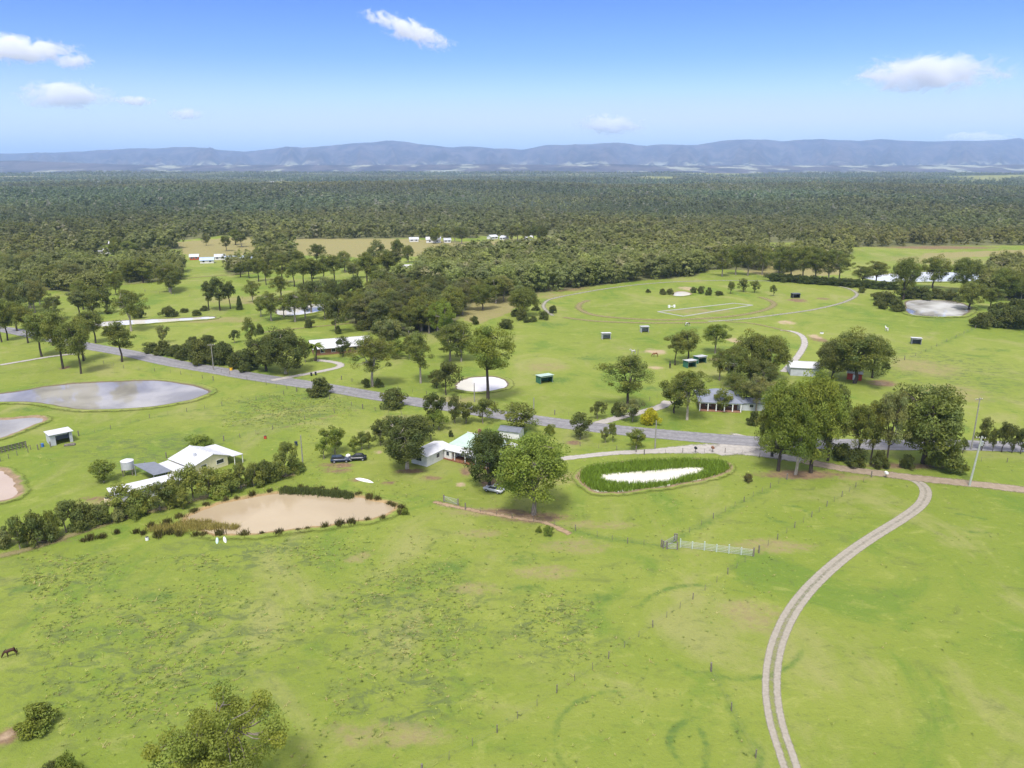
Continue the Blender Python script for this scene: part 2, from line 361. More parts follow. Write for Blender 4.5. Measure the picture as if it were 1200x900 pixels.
DIRT = [(10, 862, 24, 18), (628, 606, 62, 9), (590, 600, 40, 6), (940, 556, 75, 8), (1060, 546, 70, 6), (546, 553, 12, 9), (395, 552, 30, 4), (480, 552, 30, 4), (505, 560, 20, 4),
        (575, 565, 20, 8), (1035, 449, 26, 6), (960, 398, 14, 5), (395, 545, 30, 5), (130, 584, 60, 3), (50, 634, 60, 5), (420, 562, 20, 3), (455, 566, 14, 3), (76, 431, 8, 3), (672, 519, 14, 4),
        (650, 338, 60, 5), (935, 352, 18, 3), (965, 350, 12, 2), (1100, 290, 100, 3)]
PALE = [(768, 412, 18, 6), (768, 431, 16, 3), (805, 338, 16, 4), (860, 399, 12, 6), (922, 378, 16, 4), (955, 394, 12, 5), (563, 558, 14, 6), (540, 568, 9, 4), (8, 862, 12, 8), (840, 421, 14, 3),
        (1030, 449, 12, 3), (525, 592, 16, 3), (443, 530, 9, 3), (845, 540, 8, 2), (590, 286, 20, 3)]
DRY = [(418, 655, 22, 8), (425, 650, 14, 6), (672, 640, 60, 14), (640, 670, 60, 14), (560, 600, 60, 8), (520, 470, 60, 10), (470, 490, 40, 6), (560, 625, 40, 8), (700, 615, 70, 8), (490, 290, 170, 7), (600, 283, 60, 6), (1100, 305, 100, 9),
       (510, 340, 60, 12), (565, 356, 60, 13), (640, 346, 40, 7), (1080, 430, 60, 16), (1120, 460, 60, 16), (820, 365, 60, 5), (660, 560, 60, 14), (900, 640, 80, 14), (560, 690, 50, 12), (450, 860, 110, 25), (130, 590, 80, 6), (880, 720, 60, 30), (1000, 560, 40, 6), (280, 352, 60, 8), (250, 375, 90, 5), (640, 430, 40, 8)]
LUSH = [(610, 655, 45, 14), (520, 665, 40, 12), (650, 445, 40, 7), (150, 535, 16, 6), (620, 690, 40, 10), (165, 550, 40, 8), (60, 568, 20, 4), (700, 420, 60, 6), (850, 410, 50, 8), (520, 530, 50, 8), (640, 380, 40, 5), (340, 445, 40, 5),
        (480, 690, 30, 8), (180, 700, 40, 12), (30, 690, 40, 10), (250, 760, 30, 12), (710, 700, 50, 8), (760, 455, 30, 6), (40, 480, 50, 6), (390, 420, 40, 4), (1160, 410, 30, 4), (1100, 375, 40, 4), (480, 850, 40, 10)]
ROUGH = [(180, 760, 260, 110), (480, 720, 160, 90), (650, 740, 90, 60), (300, 650, 160, 30), (470, 820, 120, 60), (60, 680, 120, 50), (330, 480, 120, 30), (180, 525, 130, 30), (1100, 430, 110, 40)]
STRAW = [[(340, 299), (345, 278), (480, 280), (560, 284), (655, 278), (655, 290), (600, 297), (520, 300), (430, 302)], [(205, 284), (300, 276), (300, 300), (240, 305), (215, 298)], [(870, 318), (905, 300), (985, 300), (985, 322), (910, 326)], [(1080, 297), (1210, 292), (1210, 299), (1080, 303)], [(535, 372), (560, 348), (610, 346), (600, 366), (560, 380)]]
RINGS = [(838, 876, 5.2), (738, 868, 9.0), (924, 603, 4.4), (840, 735, 12.0), (1137, 613, 4.0)]
FENCE_LINES = [[(95, 510), (175, 490), (300, 469), (348, 459)], [(300, 510), (375, 487), (425, 479)], [(320, 440), (362, 459), (425, 479), (500, 492)], [(1085, 412), (1143, 385)], [(508, 588), (600, 606), (640, 612), (700, 630), (778, 641)],
               [(778, 641), (850, 601), (893, 578), (925, 563)], [(833, 787), (857, 832), (885, 886)], [(240, 527), (290, 507)], [(670, 527), (760, 527)]]
def make_ground():
    r1 = np.geomspace(30, 900, 430); r2 = np.geomspace(900, 60000, 210)[1:]
    R = np.concatenate(([0.5, 15], r1, r2))
    a = np.concatenate((np.linspace(-180, -50, 14)[:-1], np.linspace(-50, 50, 330), np.linspace(50, 180, 14)[1:-1])) * math.pi / 180
    A, RR = np.meshgrid(a, R); X, Y = RR * np.sin(A), RR * np.cos(A); Z = relief(X, Y)
    n, m = X.shape; i = np.arange(n * m).reshape(n, m); j = np.roll(i, -1, 1)
    Q = np.stack((i[:-1], j[:-1], j[1:], i[1:]), -1).reshape(-1, 4)
    near = (RR < 1300) & (Y > 20)
    def paint(lst): 
        out = np.zeros(X.shape)
        for e in lst: out[near] = np.maximum(out[near], blob(X[near], Y[near], *e))
        return out
    lush = paint(LUSH) * 0.5
    for u, v, rad in RINGS:
        p = gp(u, v); d = np.abs(np.hypot(X - p.x, Y - p.y) - rad); lush = np.maximum(lush, np.clip(0.75 - d / 1.3, 0, 1) * (0.5 + 0.5 * np.sin(np.arctan2(Y - p.y, X - p.x) * 2 + u)) ** 0.5)
    for l in FENCE_LINES: lush[near] = np.maximum(lush[near], 0.5 * band(X[near], Y[near], l, 2.6))
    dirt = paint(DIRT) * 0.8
    dirt[near] = np.maximum(dirt[near], 0.5 * band(X[near], Y[near], [(300, 509), (425, 479)], 1.2))
    far = sstep(RR, 480, 900) * 0.0 + sstep(RR, 1050, 1300)
    U, Vv = X * 0, X * 0
    wu, wv = pxof(X, np.maximum(Y, 1.0), 0 * X); wd = np.zeros(X.shape); m_ = (Y > 200) & (RR < 7000); wd[m_] = want(wu[m_], wv[m_]).astype(float)
    fc = np.zeros(X.shape, bool)
    for pl in FAR_CLEAR: fc[m_] |= inside(wu[m_], wv[m_], pl)
    far[fc] = 0; wd[fc] = 0
    dry_ = paint(DRY) * 0.62; sf = np.zeros(X.shape)
    for pl in STRAW: sf[m_] = np.maximum(sf[m_], inside(wu[m_], wv[m_], pl) * 0.85)
    dry_ = np.maximum(dry_, sf); dry_[fc] = 0.5
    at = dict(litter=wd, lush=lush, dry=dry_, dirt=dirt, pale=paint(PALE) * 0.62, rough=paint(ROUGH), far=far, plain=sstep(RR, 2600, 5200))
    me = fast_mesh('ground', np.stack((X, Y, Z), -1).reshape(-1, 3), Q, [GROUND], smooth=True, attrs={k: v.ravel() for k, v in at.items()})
    tag(link('ground', me), kind='structure')
def noise1(x, seed, octs=6, base=1.0):
    r = np.random.default_rng(seed); out = np.zeros_like(x); amp = 1.0
    for o in range(octs):
        for k in range(3): out += amp * np.sin(x * base * r.uniform(0.7, 1.4) + r.uniform(0, 6.3)) / 3
        base *= 2.0; amp *= 0.55
    return out
def mat_hills():
    t = NT('hill_timber'); p = t.pos(); z = t.sep(p)[2]
    n = t.noise(t.scale(p, (0.0019, 0.0011, 0.004)), 1, 6, 0.6, 0.2); n2 = t.noise(t.scale(p, (1, 0.4, 1)), 0.0028, 7, 0.68)
    wood = t.mix(t.ramp(n2, 0.40, 0.62), (0.026, 0.022, 0.024), (0.095, 0.074, 0.068))
    w = t.math('MULTIPLY', t.ramp(n, 0.54, 0.60), t.ramp(z, 200, 90))
    t.color(t.mix(w, wood, (0.28, 0.29, 0.20))).rough(0.95); return t.m
HILLS = mat_hills()
RIDGE = [(-200, 176), (-60, 179), (0, 178), (30, 179), (70, 180), (100, 178.5), (130, 178), (165, 175), (200, 174), (255, 172), (290, 176), (310, 178), (350, 173), (390, 172), (430, 168), (465, 165), (485, 166), (510, 170), (535, 173), (555, 171), (580, 174), (610, 175), (640, 170), (680, 169), (715, 167), (745, 171), (765, 169), (800, 170), (825, 165), (850, 163), (890, 165), (930, 163), (975, 165), (1000, 163), (1040, 166), (1070, 165), (1110, 165), (1145, 162), (1175, 169), (1205, 170), (1300, 166), (1420, 172)]
def make_hills(name, pts, d0, d1, d2, seed, rel):
    us = np.linspace(pts[0][0], pts[-1][0], 520)
    top = np.interp(us, [p[0] for p in pts], [p[1] for p in pts])
    ang = np.arctan((us - 600) / F * 1.0 / math.cos(TH))
    rows = np.concatenate((np.linspace(0, 1, 30), np.linspace(1, 2, 8)[1:]))
    zt = np.array([ztop(u, v, Vector((0, d1, 0))) for u, v in zip(us, top)])
    zt = zt + rel * 0.03 * noise1(us * 0.12, seed + 3, 5)
    V = []
    for s in rows:
        d = d0 + (d1 - d0) * s if s <= 1 else d1 + (d2 - d1) * (s - 1)
        env = s ** 1.35 if s <= 1 else 1 - (s - 1) ** 1.2
        spur = noise1(us * 0.06 + s * 0.9, seed, 5) + 0.6 * noise1(us * 0.15 - s * 1.6, seed + 1, 4)
        z = zt * env + rel * spur * (4 * min(s, 1) * (1 - min(s, 1)) + (0.15 if s > 1 else 0)) * 0.38
        V.append(np.stack((np.tan(ang) * d, np.full_like(us, d), np.maximum(z, -40 + 0 * z) - (20 if s in (0, 2) else 0)), -1))
    V = np.array(V); n, m = V.shape[:2]; i = np.arange(n * m).reshape(n, m)
    Q = np.stack((i[:-1, :-1], i[:-1, 1:], i[1:, 1:], i[1:, :-1]), -1).reshape(-1, 4)
    tag(link(name, fast_mesh(name, V.reshape(-1, 3), Q, [HILLS], smooth=True)), kind='structure')
make_hills('mountains', RIDGE, 11500, 17500, 22000, 5, 330)
make_hills('foothills', [(-200, 188), (0, 190), (60, 188), (110, 190), (170, 192.5), (240, 194), (300, 193), (420, 193.5), (560, 192.5), (640, 193), (700, 192), (760, 194), (1100, 193.5), (1200, 192), (1400, 192)], 8500, 10300, 12000, 11, 22)

# haze: one closed box of thin even air round everything; the sky and the clouds are outside it
hz = MB().box((0, 6000, 0), (64000, 68000, 1)).build('haze', WHITE)
for v in hz.data.vertices: v.co.z = -45 if v.co.z < 0 else 900
hz.data.materials.clear()
t = NT('thin_air'); t.n.remove(t.b); pv = t.new('ShaderNodeVolumePrincipled'); pv.inputs['Color'].default_value = (0.44, 0.65, 1.0, 1)
pv.inputs['Density'].default_value = 5.7e-5; t.l.new(pv.outputs[0], t.out.inputs['Volume']); hz.data.materials.append(t.m)
t.m.volume_intersection_method = 'FAST' if hasattr(t.m, 'volume_intersection_method') else None
tag(hz, kind='stuff')

# ------------------------------------------------------------------ roads, tracks, ponds
def smooth_line(P, step=1.5, closed=False):
    P = [np.array(p[:2]) for p in P]
    if closed: P = [P[-1]] + P + [P[0], P[1]]
    else: P = [2 * P[0] - P[1]] + P + [2 * P[-1] - P[-2]]
    out = []
    for a, b, c, d in zip(P[:-3], P[1:-2], P[2:-1], P[3:]):
        n = max(2, int(np.linalg.norm(c - b) / step))
        for k in range(n):
            t = k / n; out.append(0.5 * ((2 * b) + (c - a) * t + (2 * a - 5 * b + 4 * c - d) * t * t + (3 * b - a - 3 * c + d) * t ** 3))
    if not closed: out.append(P[-2])
    return np.array(out)
zlev = [0.02]
def ribbon(name, px, width, mat, closed=False, widths=None):
    L = smooth_line([gp(*p) for p in px], 1.5, closed); zlev[0] += 0.006
    d = (np.roll(L, -1, 0) - np.roll(L, 1, 0)) if closed else np.gradient(L, axis=0)
    d /= np.linalg.norm(d, axis=1)[:, None] + 1e-9; nrm = np.stack((-d[:, 1], d[:, 0]), -1)
    s = np.concatenate(([0], np.cumsum(np.linalg.norm(np.diff(L, axis=0), axis=1))))
    wv = np.full(len(L), width) if widths is None else np.interp(np.linspace(0, 1, len(L)), np.linspace(0, 1, len(widths)), widths)
    k = 5; V, UV = [], []
    for c in range(k):
        f = c / (k - 1); q = L + nrm * ((0.5 - f) * wv)[:, None]
        V.append(np.column_stack((q, np.full(len(L), zlev[0])))); UV.append(np.column_stack((np.full(len(L), f), s)))
    V = np.array(V).transpose(1, 0, 2); UV = np.array(UV).transpose(1, 0, 2)
    n = len(L); i = np.arange(n * k).reshape(n, k); j = np.roll(i, -1, 0) if closed else None
    a, b = (i, j) if closed else (i[:-1], i[1:])
    Q = np.stack((a[:, :-1], a[:, 1:], b[:, 1:], b[:, :-1]), -1).reshape(-1, 4)
    return tag(link(name, fast_mesh(name, V.reshape(-1, 3), Q, [mat], uv=UV.reshape(-1, 2))), kind='structure')
ribbon('dirt_path', [(508, 588), (525, 592), (545, 596), (575, 602), (605, 607), (640, 613), (668, 626)], 3.0, PATH_DIRT)
ribbon('farm_track', [(1028, 555), (1048, 557), (1066, 561), (1079, 567), (1085, 576), (1080, 590), (1060, 606), (1020, 631), (985, 656), (952, 686), (929, 715), (914, 745), (906, 775), (904, 810), (909, 845), (920, 880), (932, 915), (950, 960)], 3.4, TWOTRACK)
ribbon('dirt_road', [(935, 538), (960, 544), (1000, 551), (1040, 556), (1080, 561), (1140, 567), (1200, 574), (1290, 585)], 5.6, RED_DIRT)
ribbon('gravel_lane', [(655, 538), (690, 534), (720, 531), (762, 529), (800, 527), (830, 526), (860, 527), (890, 531), (920, 536), (940, 540)], 4.4, GRAVEL, widths=[3.4, 3.4, 3.6, 4.5, 8, 10, 7, 5])
ribbon('gravel_apron', [(884, 513), (872, 520), (856, 526), (838, 531)], 13, GRAVEL, widths=[16, 15, 11, 6])
ribbon('gravel_drive', [(692, 499), (712, 493), (730, 488), (760, 481), (778, 475), (783, 470)], 4.6, GRAVEL)
ribbon('road', [(-120, 366), (-40, 379), (10, 387), (60, 397), (105, 406), (150, 414), (200, 425), (250, 433.5), (300, 442), (375, 453), (440, 464), (500, 473), (560, 482), (640, 494), (720, 503.5), (800, 511), (850, 515), (890, 517.5), (960, 520), (1050, 521.5), (1115, 521.5), (1200, 524), (1340, 530)], 8.4, SEAL)
ribbon('gravel_drive', [(318, 446), (345, 441), (372, 436), (395, 431), (399, 427), (388, 424), (370, 422)], 3.8, GRAVEL)
ribbon('gravel_drive', [(918, 436), (926, 428), (934, 419), (940, 410), (943, 402), (940, 394), (930, 389), (915, 387)], 3.4, GRAVEL)
ribbon('racetrack', [(648, 370), (639, 363), (637, 357), (646, 350.5), (680, 343.5), (720, 337), (760, 332.5), (800, 330), (850, 328.8), (900, 329.5), (960, 333), (990, 337), (1003, 343), (1002, 348), (985, 355.5), (950, 363.5), (910, 369), (870, 374), (830, 377)], 4.2, SAND)
ribbon('worn_track', [(660, 372), (700, 376.5), (760, 378.5), (830, 378)], 6.0, FAINT)
ribbon('worn_track', [(690, 352), (680, 356), (679, 362), (695, 369), (730, 373), (780, 375), (830, 373), (870, 369), (897, 363), (907, 357), (902, 352), (890, 348)], 6.5, FAINT)
ribbon('worn_track', [(850, 377), (880, 379), (905, 384), (925, 389)], 4.0, FAINT)
ribbon('worn_track', [(0, 652), (40, 642), (100, 622), (150, 606), (200, 594), (260, 577), (300, 565), (345, 556)], 4.0, FAINT)
ribbon('worn_track', [(0, 428), (30, 423), (60, 418), (95, 414)], 3.0, GRAVEL)
ribbon('worn_track', [(290, 392), (340, 386), (400, 380), (460, 374)], 4.0, FAINT)
ribbon('worn_track', [(15, 345), (70, 338), (150, 333), (220, 326), (300, 320)], 5.0, FAINT)

def outline(px, step=0.8):
    return smooth_line([gp(*p) for p in px], step, True)
def offset(L, d):
    """push a closed outline outwards by d"""
    t = np.roll(L, -1, 0) - np.roll(L, 1, 0); t /= np.linalg.norm(t, axis=1)[:, None] + 1e-9
    n = np.stack((t[:, 1], -t[:, 0]), -1)
    A = 0.5 * np.sum(L[:, 0] * np.roll(L[:, 1], -1) - np.roll(L[:, 0], -1) * L[:, 1])
    return L + n * (d if A > 0 else -d)
def pond(px, mat, bank, rim=3.0, high=0.55, z=0.10, wob=0.35, seed=0):
    L = outline(px)
    s = np.linspace(0, 2 * math.pi, len(L), endpoint=False)
    L = offset(L, 0) + (noise1(s * 9, seed, 4)[:, None] * wob) * (offset(L, 1) - L)
    c = L.mean(0); n = len(L)
    bm = bmesh.new(); bm.faces.new([bm.verts.new((p[0], p[1], z)) for p in offset(L, 0.25)])
    bmesh.ops.triangulate(bm, faces=bm.faces[:])
    for f in bm.faces:
        if f.normal.z < 0: f.normal_flip()
    me = bpy.data.meshes.new('pond'); bm.to_mesh(me); bm.free(); me.materials.append(mat)
    tag(link('pond', me), kind='structure')
    if bank is None: return L
    hv = 0.65 * high * (0.75 + 0.35 * noise1(s * 4, seed + 5, 3))
    prof = [(-0.3, -0.6, 0.0), (0.15, 0.12, 0.05), (0.25 * rim, 0.55, 0.3), (0.5 * rim, 1.0, 0.5), (0.7 * rim, 0.85, 0.7), (rim, 0.3, 0.95), (1.35 * rim, 0.0, 1.3)]
    V, at = [], []
    for o, hf, av in prof:
        q = offset(L, o); zz = z - 0.12 if hf < 0 else (z + hf * hv if hf > 0 else np.full(n, 0.03) + 0 * hv)
        V.append(np.column_stack((q, np.broadcast_to(zz, (n,))))); at.append(np.full(n, av))
    V = np.array(V); k = len(prof); i = np.arange(n * k).reshape(k, n); j = np.roll(i, -1, 1)
    Q = np.stack((i[:-1], j[:-1], j[1:], i[1:]), -1).reshape(-1, 4)
    tag(link('pond_bank', fast_mesh('pond_bank', V.reshape(-1, 3), Q, [bank], smooth=True, attrs=dict(across=np.array(at).ravel()))), kind='structure')
    return L
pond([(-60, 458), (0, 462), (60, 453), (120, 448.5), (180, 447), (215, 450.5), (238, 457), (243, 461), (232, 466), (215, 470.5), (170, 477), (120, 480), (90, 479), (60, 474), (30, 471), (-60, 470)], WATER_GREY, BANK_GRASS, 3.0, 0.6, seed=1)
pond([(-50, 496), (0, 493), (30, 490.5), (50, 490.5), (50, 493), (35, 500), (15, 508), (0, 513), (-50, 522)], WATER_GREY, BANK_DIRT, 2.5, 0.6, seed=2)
pond([(-40, 552), (0, 553), (10, 559), (17, 567), (19, 577), (14, 584), (0, 587), (-40, 592)], WATER_PINK, BANK_DIRT, 2.5, 0.6, seed=3)
DAM = pond([(222, 606), (248, 595), (275, 588), (300, 583), (340, 578), (375, 578), (400, 581), (430, 586), (455, 592), (461, 597), (450, 604), (410, 611.5), (350, 619.5), (300, 625), (262, 626), (238, 622), (222, 615)], WATER_MUD, BANK_OCHRE, 2.6, 0.55, seed=4)
REED = outline([(682, 562), (684, 555), (695, 549), (740, 543.5), (800, 541), (840, 543), (852, 547), (848, 553), (820, 562), (770, 571), (712, 577), (690, 571)])
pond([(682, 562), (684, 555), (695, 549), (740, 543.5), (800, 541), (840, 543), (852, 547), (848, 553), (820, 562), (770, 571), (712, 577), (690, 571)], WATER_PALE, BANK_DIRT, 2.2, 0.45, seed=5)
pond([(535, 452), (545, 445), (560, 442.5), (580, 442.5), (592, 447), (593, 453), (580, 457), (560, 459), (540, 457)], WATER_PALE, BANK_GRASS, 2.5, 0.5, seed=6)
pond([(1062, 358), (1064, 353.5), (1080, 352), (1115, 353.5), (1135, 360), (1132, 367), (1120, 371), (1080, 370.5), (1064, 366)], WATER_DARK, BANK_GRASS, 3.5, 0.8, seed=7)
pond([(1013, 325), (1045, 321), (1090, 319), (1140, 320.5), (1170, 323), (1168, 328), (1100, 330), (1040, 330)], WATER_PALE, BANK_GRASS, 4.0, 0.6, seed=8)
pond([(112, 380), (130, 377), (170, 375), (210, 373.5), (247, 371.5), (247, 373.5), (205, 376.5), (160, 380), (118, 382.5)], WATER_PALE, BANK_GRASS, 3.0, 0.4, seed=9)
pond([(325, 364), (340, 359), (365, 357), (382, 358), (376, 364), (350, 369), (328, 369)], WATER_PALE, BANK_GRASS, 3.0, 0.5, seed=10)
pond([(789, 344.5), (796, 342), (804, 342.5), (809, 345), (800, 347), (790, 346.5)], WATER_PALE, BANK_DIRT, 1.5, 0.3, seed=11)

# ------------------------------------------------------------------ foliage generators
def leaf_quads(P, N, size, asp=0.55, r=rng):
    """one rhombic leaf spray at every P, facing N"""
    n = len(P); N = N / (np.linalg.norm(N, axis=1)[:, None] + 1e-9)
    a = r.normal(size=(n, 3)); T = np.cross(N, a); T /= np.linalg.norm(T, axis=1)[:, None] + 1e-9; B = np.cross(N, T)
    s = (size * r.uniform(0.6, 1.35, n))[:, None] if np.isscalar(size) else (size * r.uniform(0.6, 1.35, n))[:, None]
    dr = N * s * 0.12
    V = np.stack((P - T * s, P - B * s * asp + dr, P + T * s, P + B * s * asp + dr), 1).reshape(-1, 3)
    return V, np.arange(4 * n).reshape(n, 4)
def tube(pts, radii, k=6):
    pts = np.array(pts, float); n = len(pts); V = []
    for i in range(n):
        d = pts[min(i + 1, n - 1)] - pts[max(i - 1, 0)]; d /= np.linalg.norm(d) + 1e-9
        a = np.cross(d, [0.3, 0.9, 0.1]); a /= np.linalg.norm(a); b = np.cross(d, a)
        th = np.linspace(0, 2 * math.pi, k, endpoint=False)
        V.append(pts[i] + radii[i] * (np.cos(th)[:, None] * a + np.sin(th)[:, None] * b))
    V = np.concatenate(V); Q = []
    for i in range(n - 1):
        for j in range(k): Q.append((i * k + j, i * k + (j + 1) % k, (i + 1) * k + (j + 1) % k, (i + 1) * k + j))
    return V, np.array(Q)
class Pile:
    def __init__(s): s.V, s.Q, s.T, s.M, s.n = [], [], [], [], 0
    def add(s, V, Q, tint=1.0, m=0):
        s.V.append(V); s.Q.append(Q + s.n); s.n += len(V)
        s.T.append(np.broadcast_to(np.asarray(tint, float), (len(V), 3)) if np.ndim(tint) != 1 or len(tint) == 3 else np.repeat(np.asarray(tint)[:, None], 3, 1))
        s.M.append(np.full(len(Q), m))
    def mesh(s, name, mats): return fast_mesh(name, np.concatenate(s.V), np.concatenate(s.Q), mats, np.concatenate(s.M), np.concatenate(s.T))

def crown_clumps(r, n, h, w, base, top_bias, hollow, lobes, dome=False):
    """clump centres through an uneven crown of height h, width w, foliage from base*h upwards"""
    ph = r.uniform(0, 6.28, lobes); am = r.uniform(0.08, 0.28, lobes); fr = r.integers(1, 5, lobes); zc = r.uniform(-1, 1, lobes)
    C = []
    while len(C) < n:
        d = r.normal(size=3); d /= np.linalg.norm(d); rad = r.uniform(hollow, 1) ** 0.6
        if r.uniform() < top_bias and d[2] < 0: d[2] = -d[2]
        az = math.atan2(d[1], d[0]); k = 1 + sum(a * math.sin(f * az + p + z * d[2] * 2) for a, f, p, z in zip(am, fr, ph, zc))
        if dome: C.append((d[0] * rad * k * w * 0.42, d[1] * rad * k * w * 0.42, h * (0.14 + 0.70 * abs(d[2]) * rad * (0.8 + 0.2 * k)))); continue
        zc0 = (base + 1) / 2 * h; hz_ = (1 - base) / 2 * h
        C.append((d[0] * rad * k * w * 0.43, d[1] * rad * k * w * 0.43, zc0 + d[2] * rad * hz_ * (0.86 + 0.14 * k) * 0.9))
    return np.array(C)
def gen_tree(seed, h=14.0, w=11.0, base=0.22, clumps=70, per=110, leaf=0.26, cr=1.25, hollow=0.35, top_bias=0.35, trunk_r=0.32, fork=0.3, lean=0.0, droop=0.0, forks=3, limbs=0.6, lobes=5, dome=False):
    """-> trunk mesh (trunk and limbs), crown mesh (leaf sprays)"""
    r = np.random.default_rng(seed)
    C = crown_clumps(r, clumps, h, w, base, top_bias, hollow, lobes, dome)
    C[:, 0] += lean * C[:, 2] / h * w * 0.4
    tr = Pile(); forkz = fork * h
    pts = [(0, 0, -0.3), (r.normal() * 0.1, r.normal() * 0.1, forkz * 0.5), (lean * 0.3 * forkz / h * w, r.normal() * 0.15, forkz)]
    tr.add(*tube(pts, [trunk_r * 1.35, trunk_r, trunk_r * 0.85], 8))
    ends = []
    for k in range(forks):
        az = 6.28 * k / forks + r.uniform(-0.5, 0.5); rr = w * r.uniform(0.12, 0.24); zt = h * r.uniform(0.62, 0.85)
        p0 = np.array(pts[-1]); p2 = np.array((math.cos(az) * rr + lean * 0.3 * w, math.sin(az) * rr, zt)); p1 = p0 * 0.45 + p2 * 0.55 + r.normal(size=3) * w * 0.03
        tr.add(*tube((p0, (p0 + p1) / 2 + r.normal(size=3) * 0.15, p1, p2), (trunk_r * 0.66, trunk_r * 0.55, trunk_r * 0.4, trunk_r * 0.15), 6)); ends += [p0, p1, (p1 + p2) / 2, p2]
    ends = np.array(ends)
    for c in C:
        if r.uniform() > limbs: continue
        e = ends[np.argmin(np.linalg.norm(ends - c, axis=1) + np.maximum(0, ends[:, 2] - c[2]) * 1.5)]
        m = (e + c) / 2 + np.array((0, 0, -0.04 * h)) * r.uniform(0, 1) + r.normal(size=3) * 0.2
        tr.add(*tube((e, m, c), (trunk_r * 0.26, trunk_r * 0.17, trunk_r * 0.07), 4))
    cw = Pile()
    for c in C:
        n = int(per * r.uniform(0.65, 1.35)); sz = cr * r.uniform(0.7, 1.3)
        d = r.normal(size=(n, 3)); d /= np.linalg.norm(d, axis=1)[:, None]; rad = r.uniform(0.3, 1, n) ** 0.6
        P = c + d * (rad * sz)[:, None] * np.array((1.1, 1.1, 0.8)); P[:, 2] -= droop * rad * sz * np.abs(d[:, 0])
        N = d * 0.9 + r.normal(size=(n, 3)) * 0.75 + np.array((0, 0, 0.55))
        V, Q = leaf_quads(P, N, leaf, 0.5, r)
        t = np.clip(r.normal(1.0, 0.11) + r.normal(0, 0.08, n), 0.55, 1.6); hue = r.normal(0, 0.05)
        cw.add(V, Q, np.repeat(np.stack((t * (1 + hue), t, t * (1 - hue * 2)), -1), 4, 0))
    return tr.mesh('trunk', [BARK]), cw.mesh('crown', [LEAF]), h, w
def gen_shrub(seed, h=4.0, w=4.6, clumps=46, per=120, leaf=0.17, cr=0.72):
    return gen_tree(seed, h, w, 0.02, clumps, per, leaf, cr, 0.5, 0.6, 0.10, 0.12, forks=4, limbs=0.4, dome=True)
def gen_conifer(seed, h=8.0, w=3.4):
    r = np.random.default_rng(seed); tr = Pile(); tr.add(*tube(((0, 0, -0.2), (0, 0, h * 0.5), (0, 0, h * 0.97)), (0.16, 0.1, 0.03), 6)); cw = Pile()
    for z in np.linspace(0.06, 0.98, 26):
        for k in range(7):
            rad = w * 0.5 * (1 - z) ** 0.75 * r.uniform(0.75, 1.1) + 0.1; az = r.uniform(0, 6.28)
            tr.add(*tube(((0, 0, z * h), (math.cos(az) * rad * 0.5, math.sin(az) * rad * 0.5, z * h + 0.1), (math.cos(az) * rad * 0.85, math.sin(az) * rad * 0.85, z * h)), (0.03, 0.02, 0.01), 3))
            n = 34; f = r.uniform(0.35, 1, n); P = np.stack((math.cos(az) * rad * f, math.sin(az) * rad * f, z * h + r.normal(0, 0.12, n)), -1) + r.normal(0, 0.14, (n, 3))
            V, Q = leaf_quads(P, r.normal(size=(n, 3)) + np.array((math.cos(az), math.sin(az), 0.6)), 0.2, 0.45, r)
            t = np.clip(r.normal(1, 0.15, n), 0.6, 1.5); cw.add(V, Q, np.repeat(np.repeat(t[:, None], 3, 1), 4, 0))
    return tr.mesh('trunk', [BARK]), cw.mesh('crown', [LEAF]), h, w
def gen_palm(seed, h=7.5, w=6.5):
    r = np.random.default_rng(seed); tr = Pile(); th = h * 0.62
    zs = np.linspace(-0.2, th, 12); tr.add(*tube([(0, 0, z) for z in zs], [0.42 + 0.05 * (i % 2) for i in range(12)], 9)); cw = Pile()
    for k in range(46):
        az = r.uniform(0, 6.28); el = r.uniform(-0.5, 1.35); L = w * 0.55 * r.uniform(0.85, 1.1); q = []
        for s in np.linspace(0, 1, 9):
            rr = L * s * math.cos(el * (1 - 0.35 * s)); zz = th + L * s * math.sin(el) * 0.75 - 1.9 * s * s * L / 3.5; q.append((math.cos(az) * rr, math.sin(az) * rr, zz))
        q = np.array(q); side = np.array((-math.sin(az), math.cos(az), 0)); V, Q = [], []
        for s in range(9):
            ww = 0.34 * math.sin(math.pi * min(0.98, 0.1 + s / 9)) + 0.03
            V += [q[s] - side * ww - np.array((0, 0, ww * 0.5)), q[s], q[s] + side * ww - np.array((0, 0, ww * 0.5))]
        for s in range(8):
            b = s * 3; Q += [(b, b + 1, b + 4, b + 3), (b + 1, b + 2, b + 5, b + 4)]
        cw.add(np.array(V), np.array(Q), np.full(3, r.uniform(0.75, 1.25)))
    return tr.mesh('trunk', [BARK]), cw.mesh('crown', [LEAF]), h, w

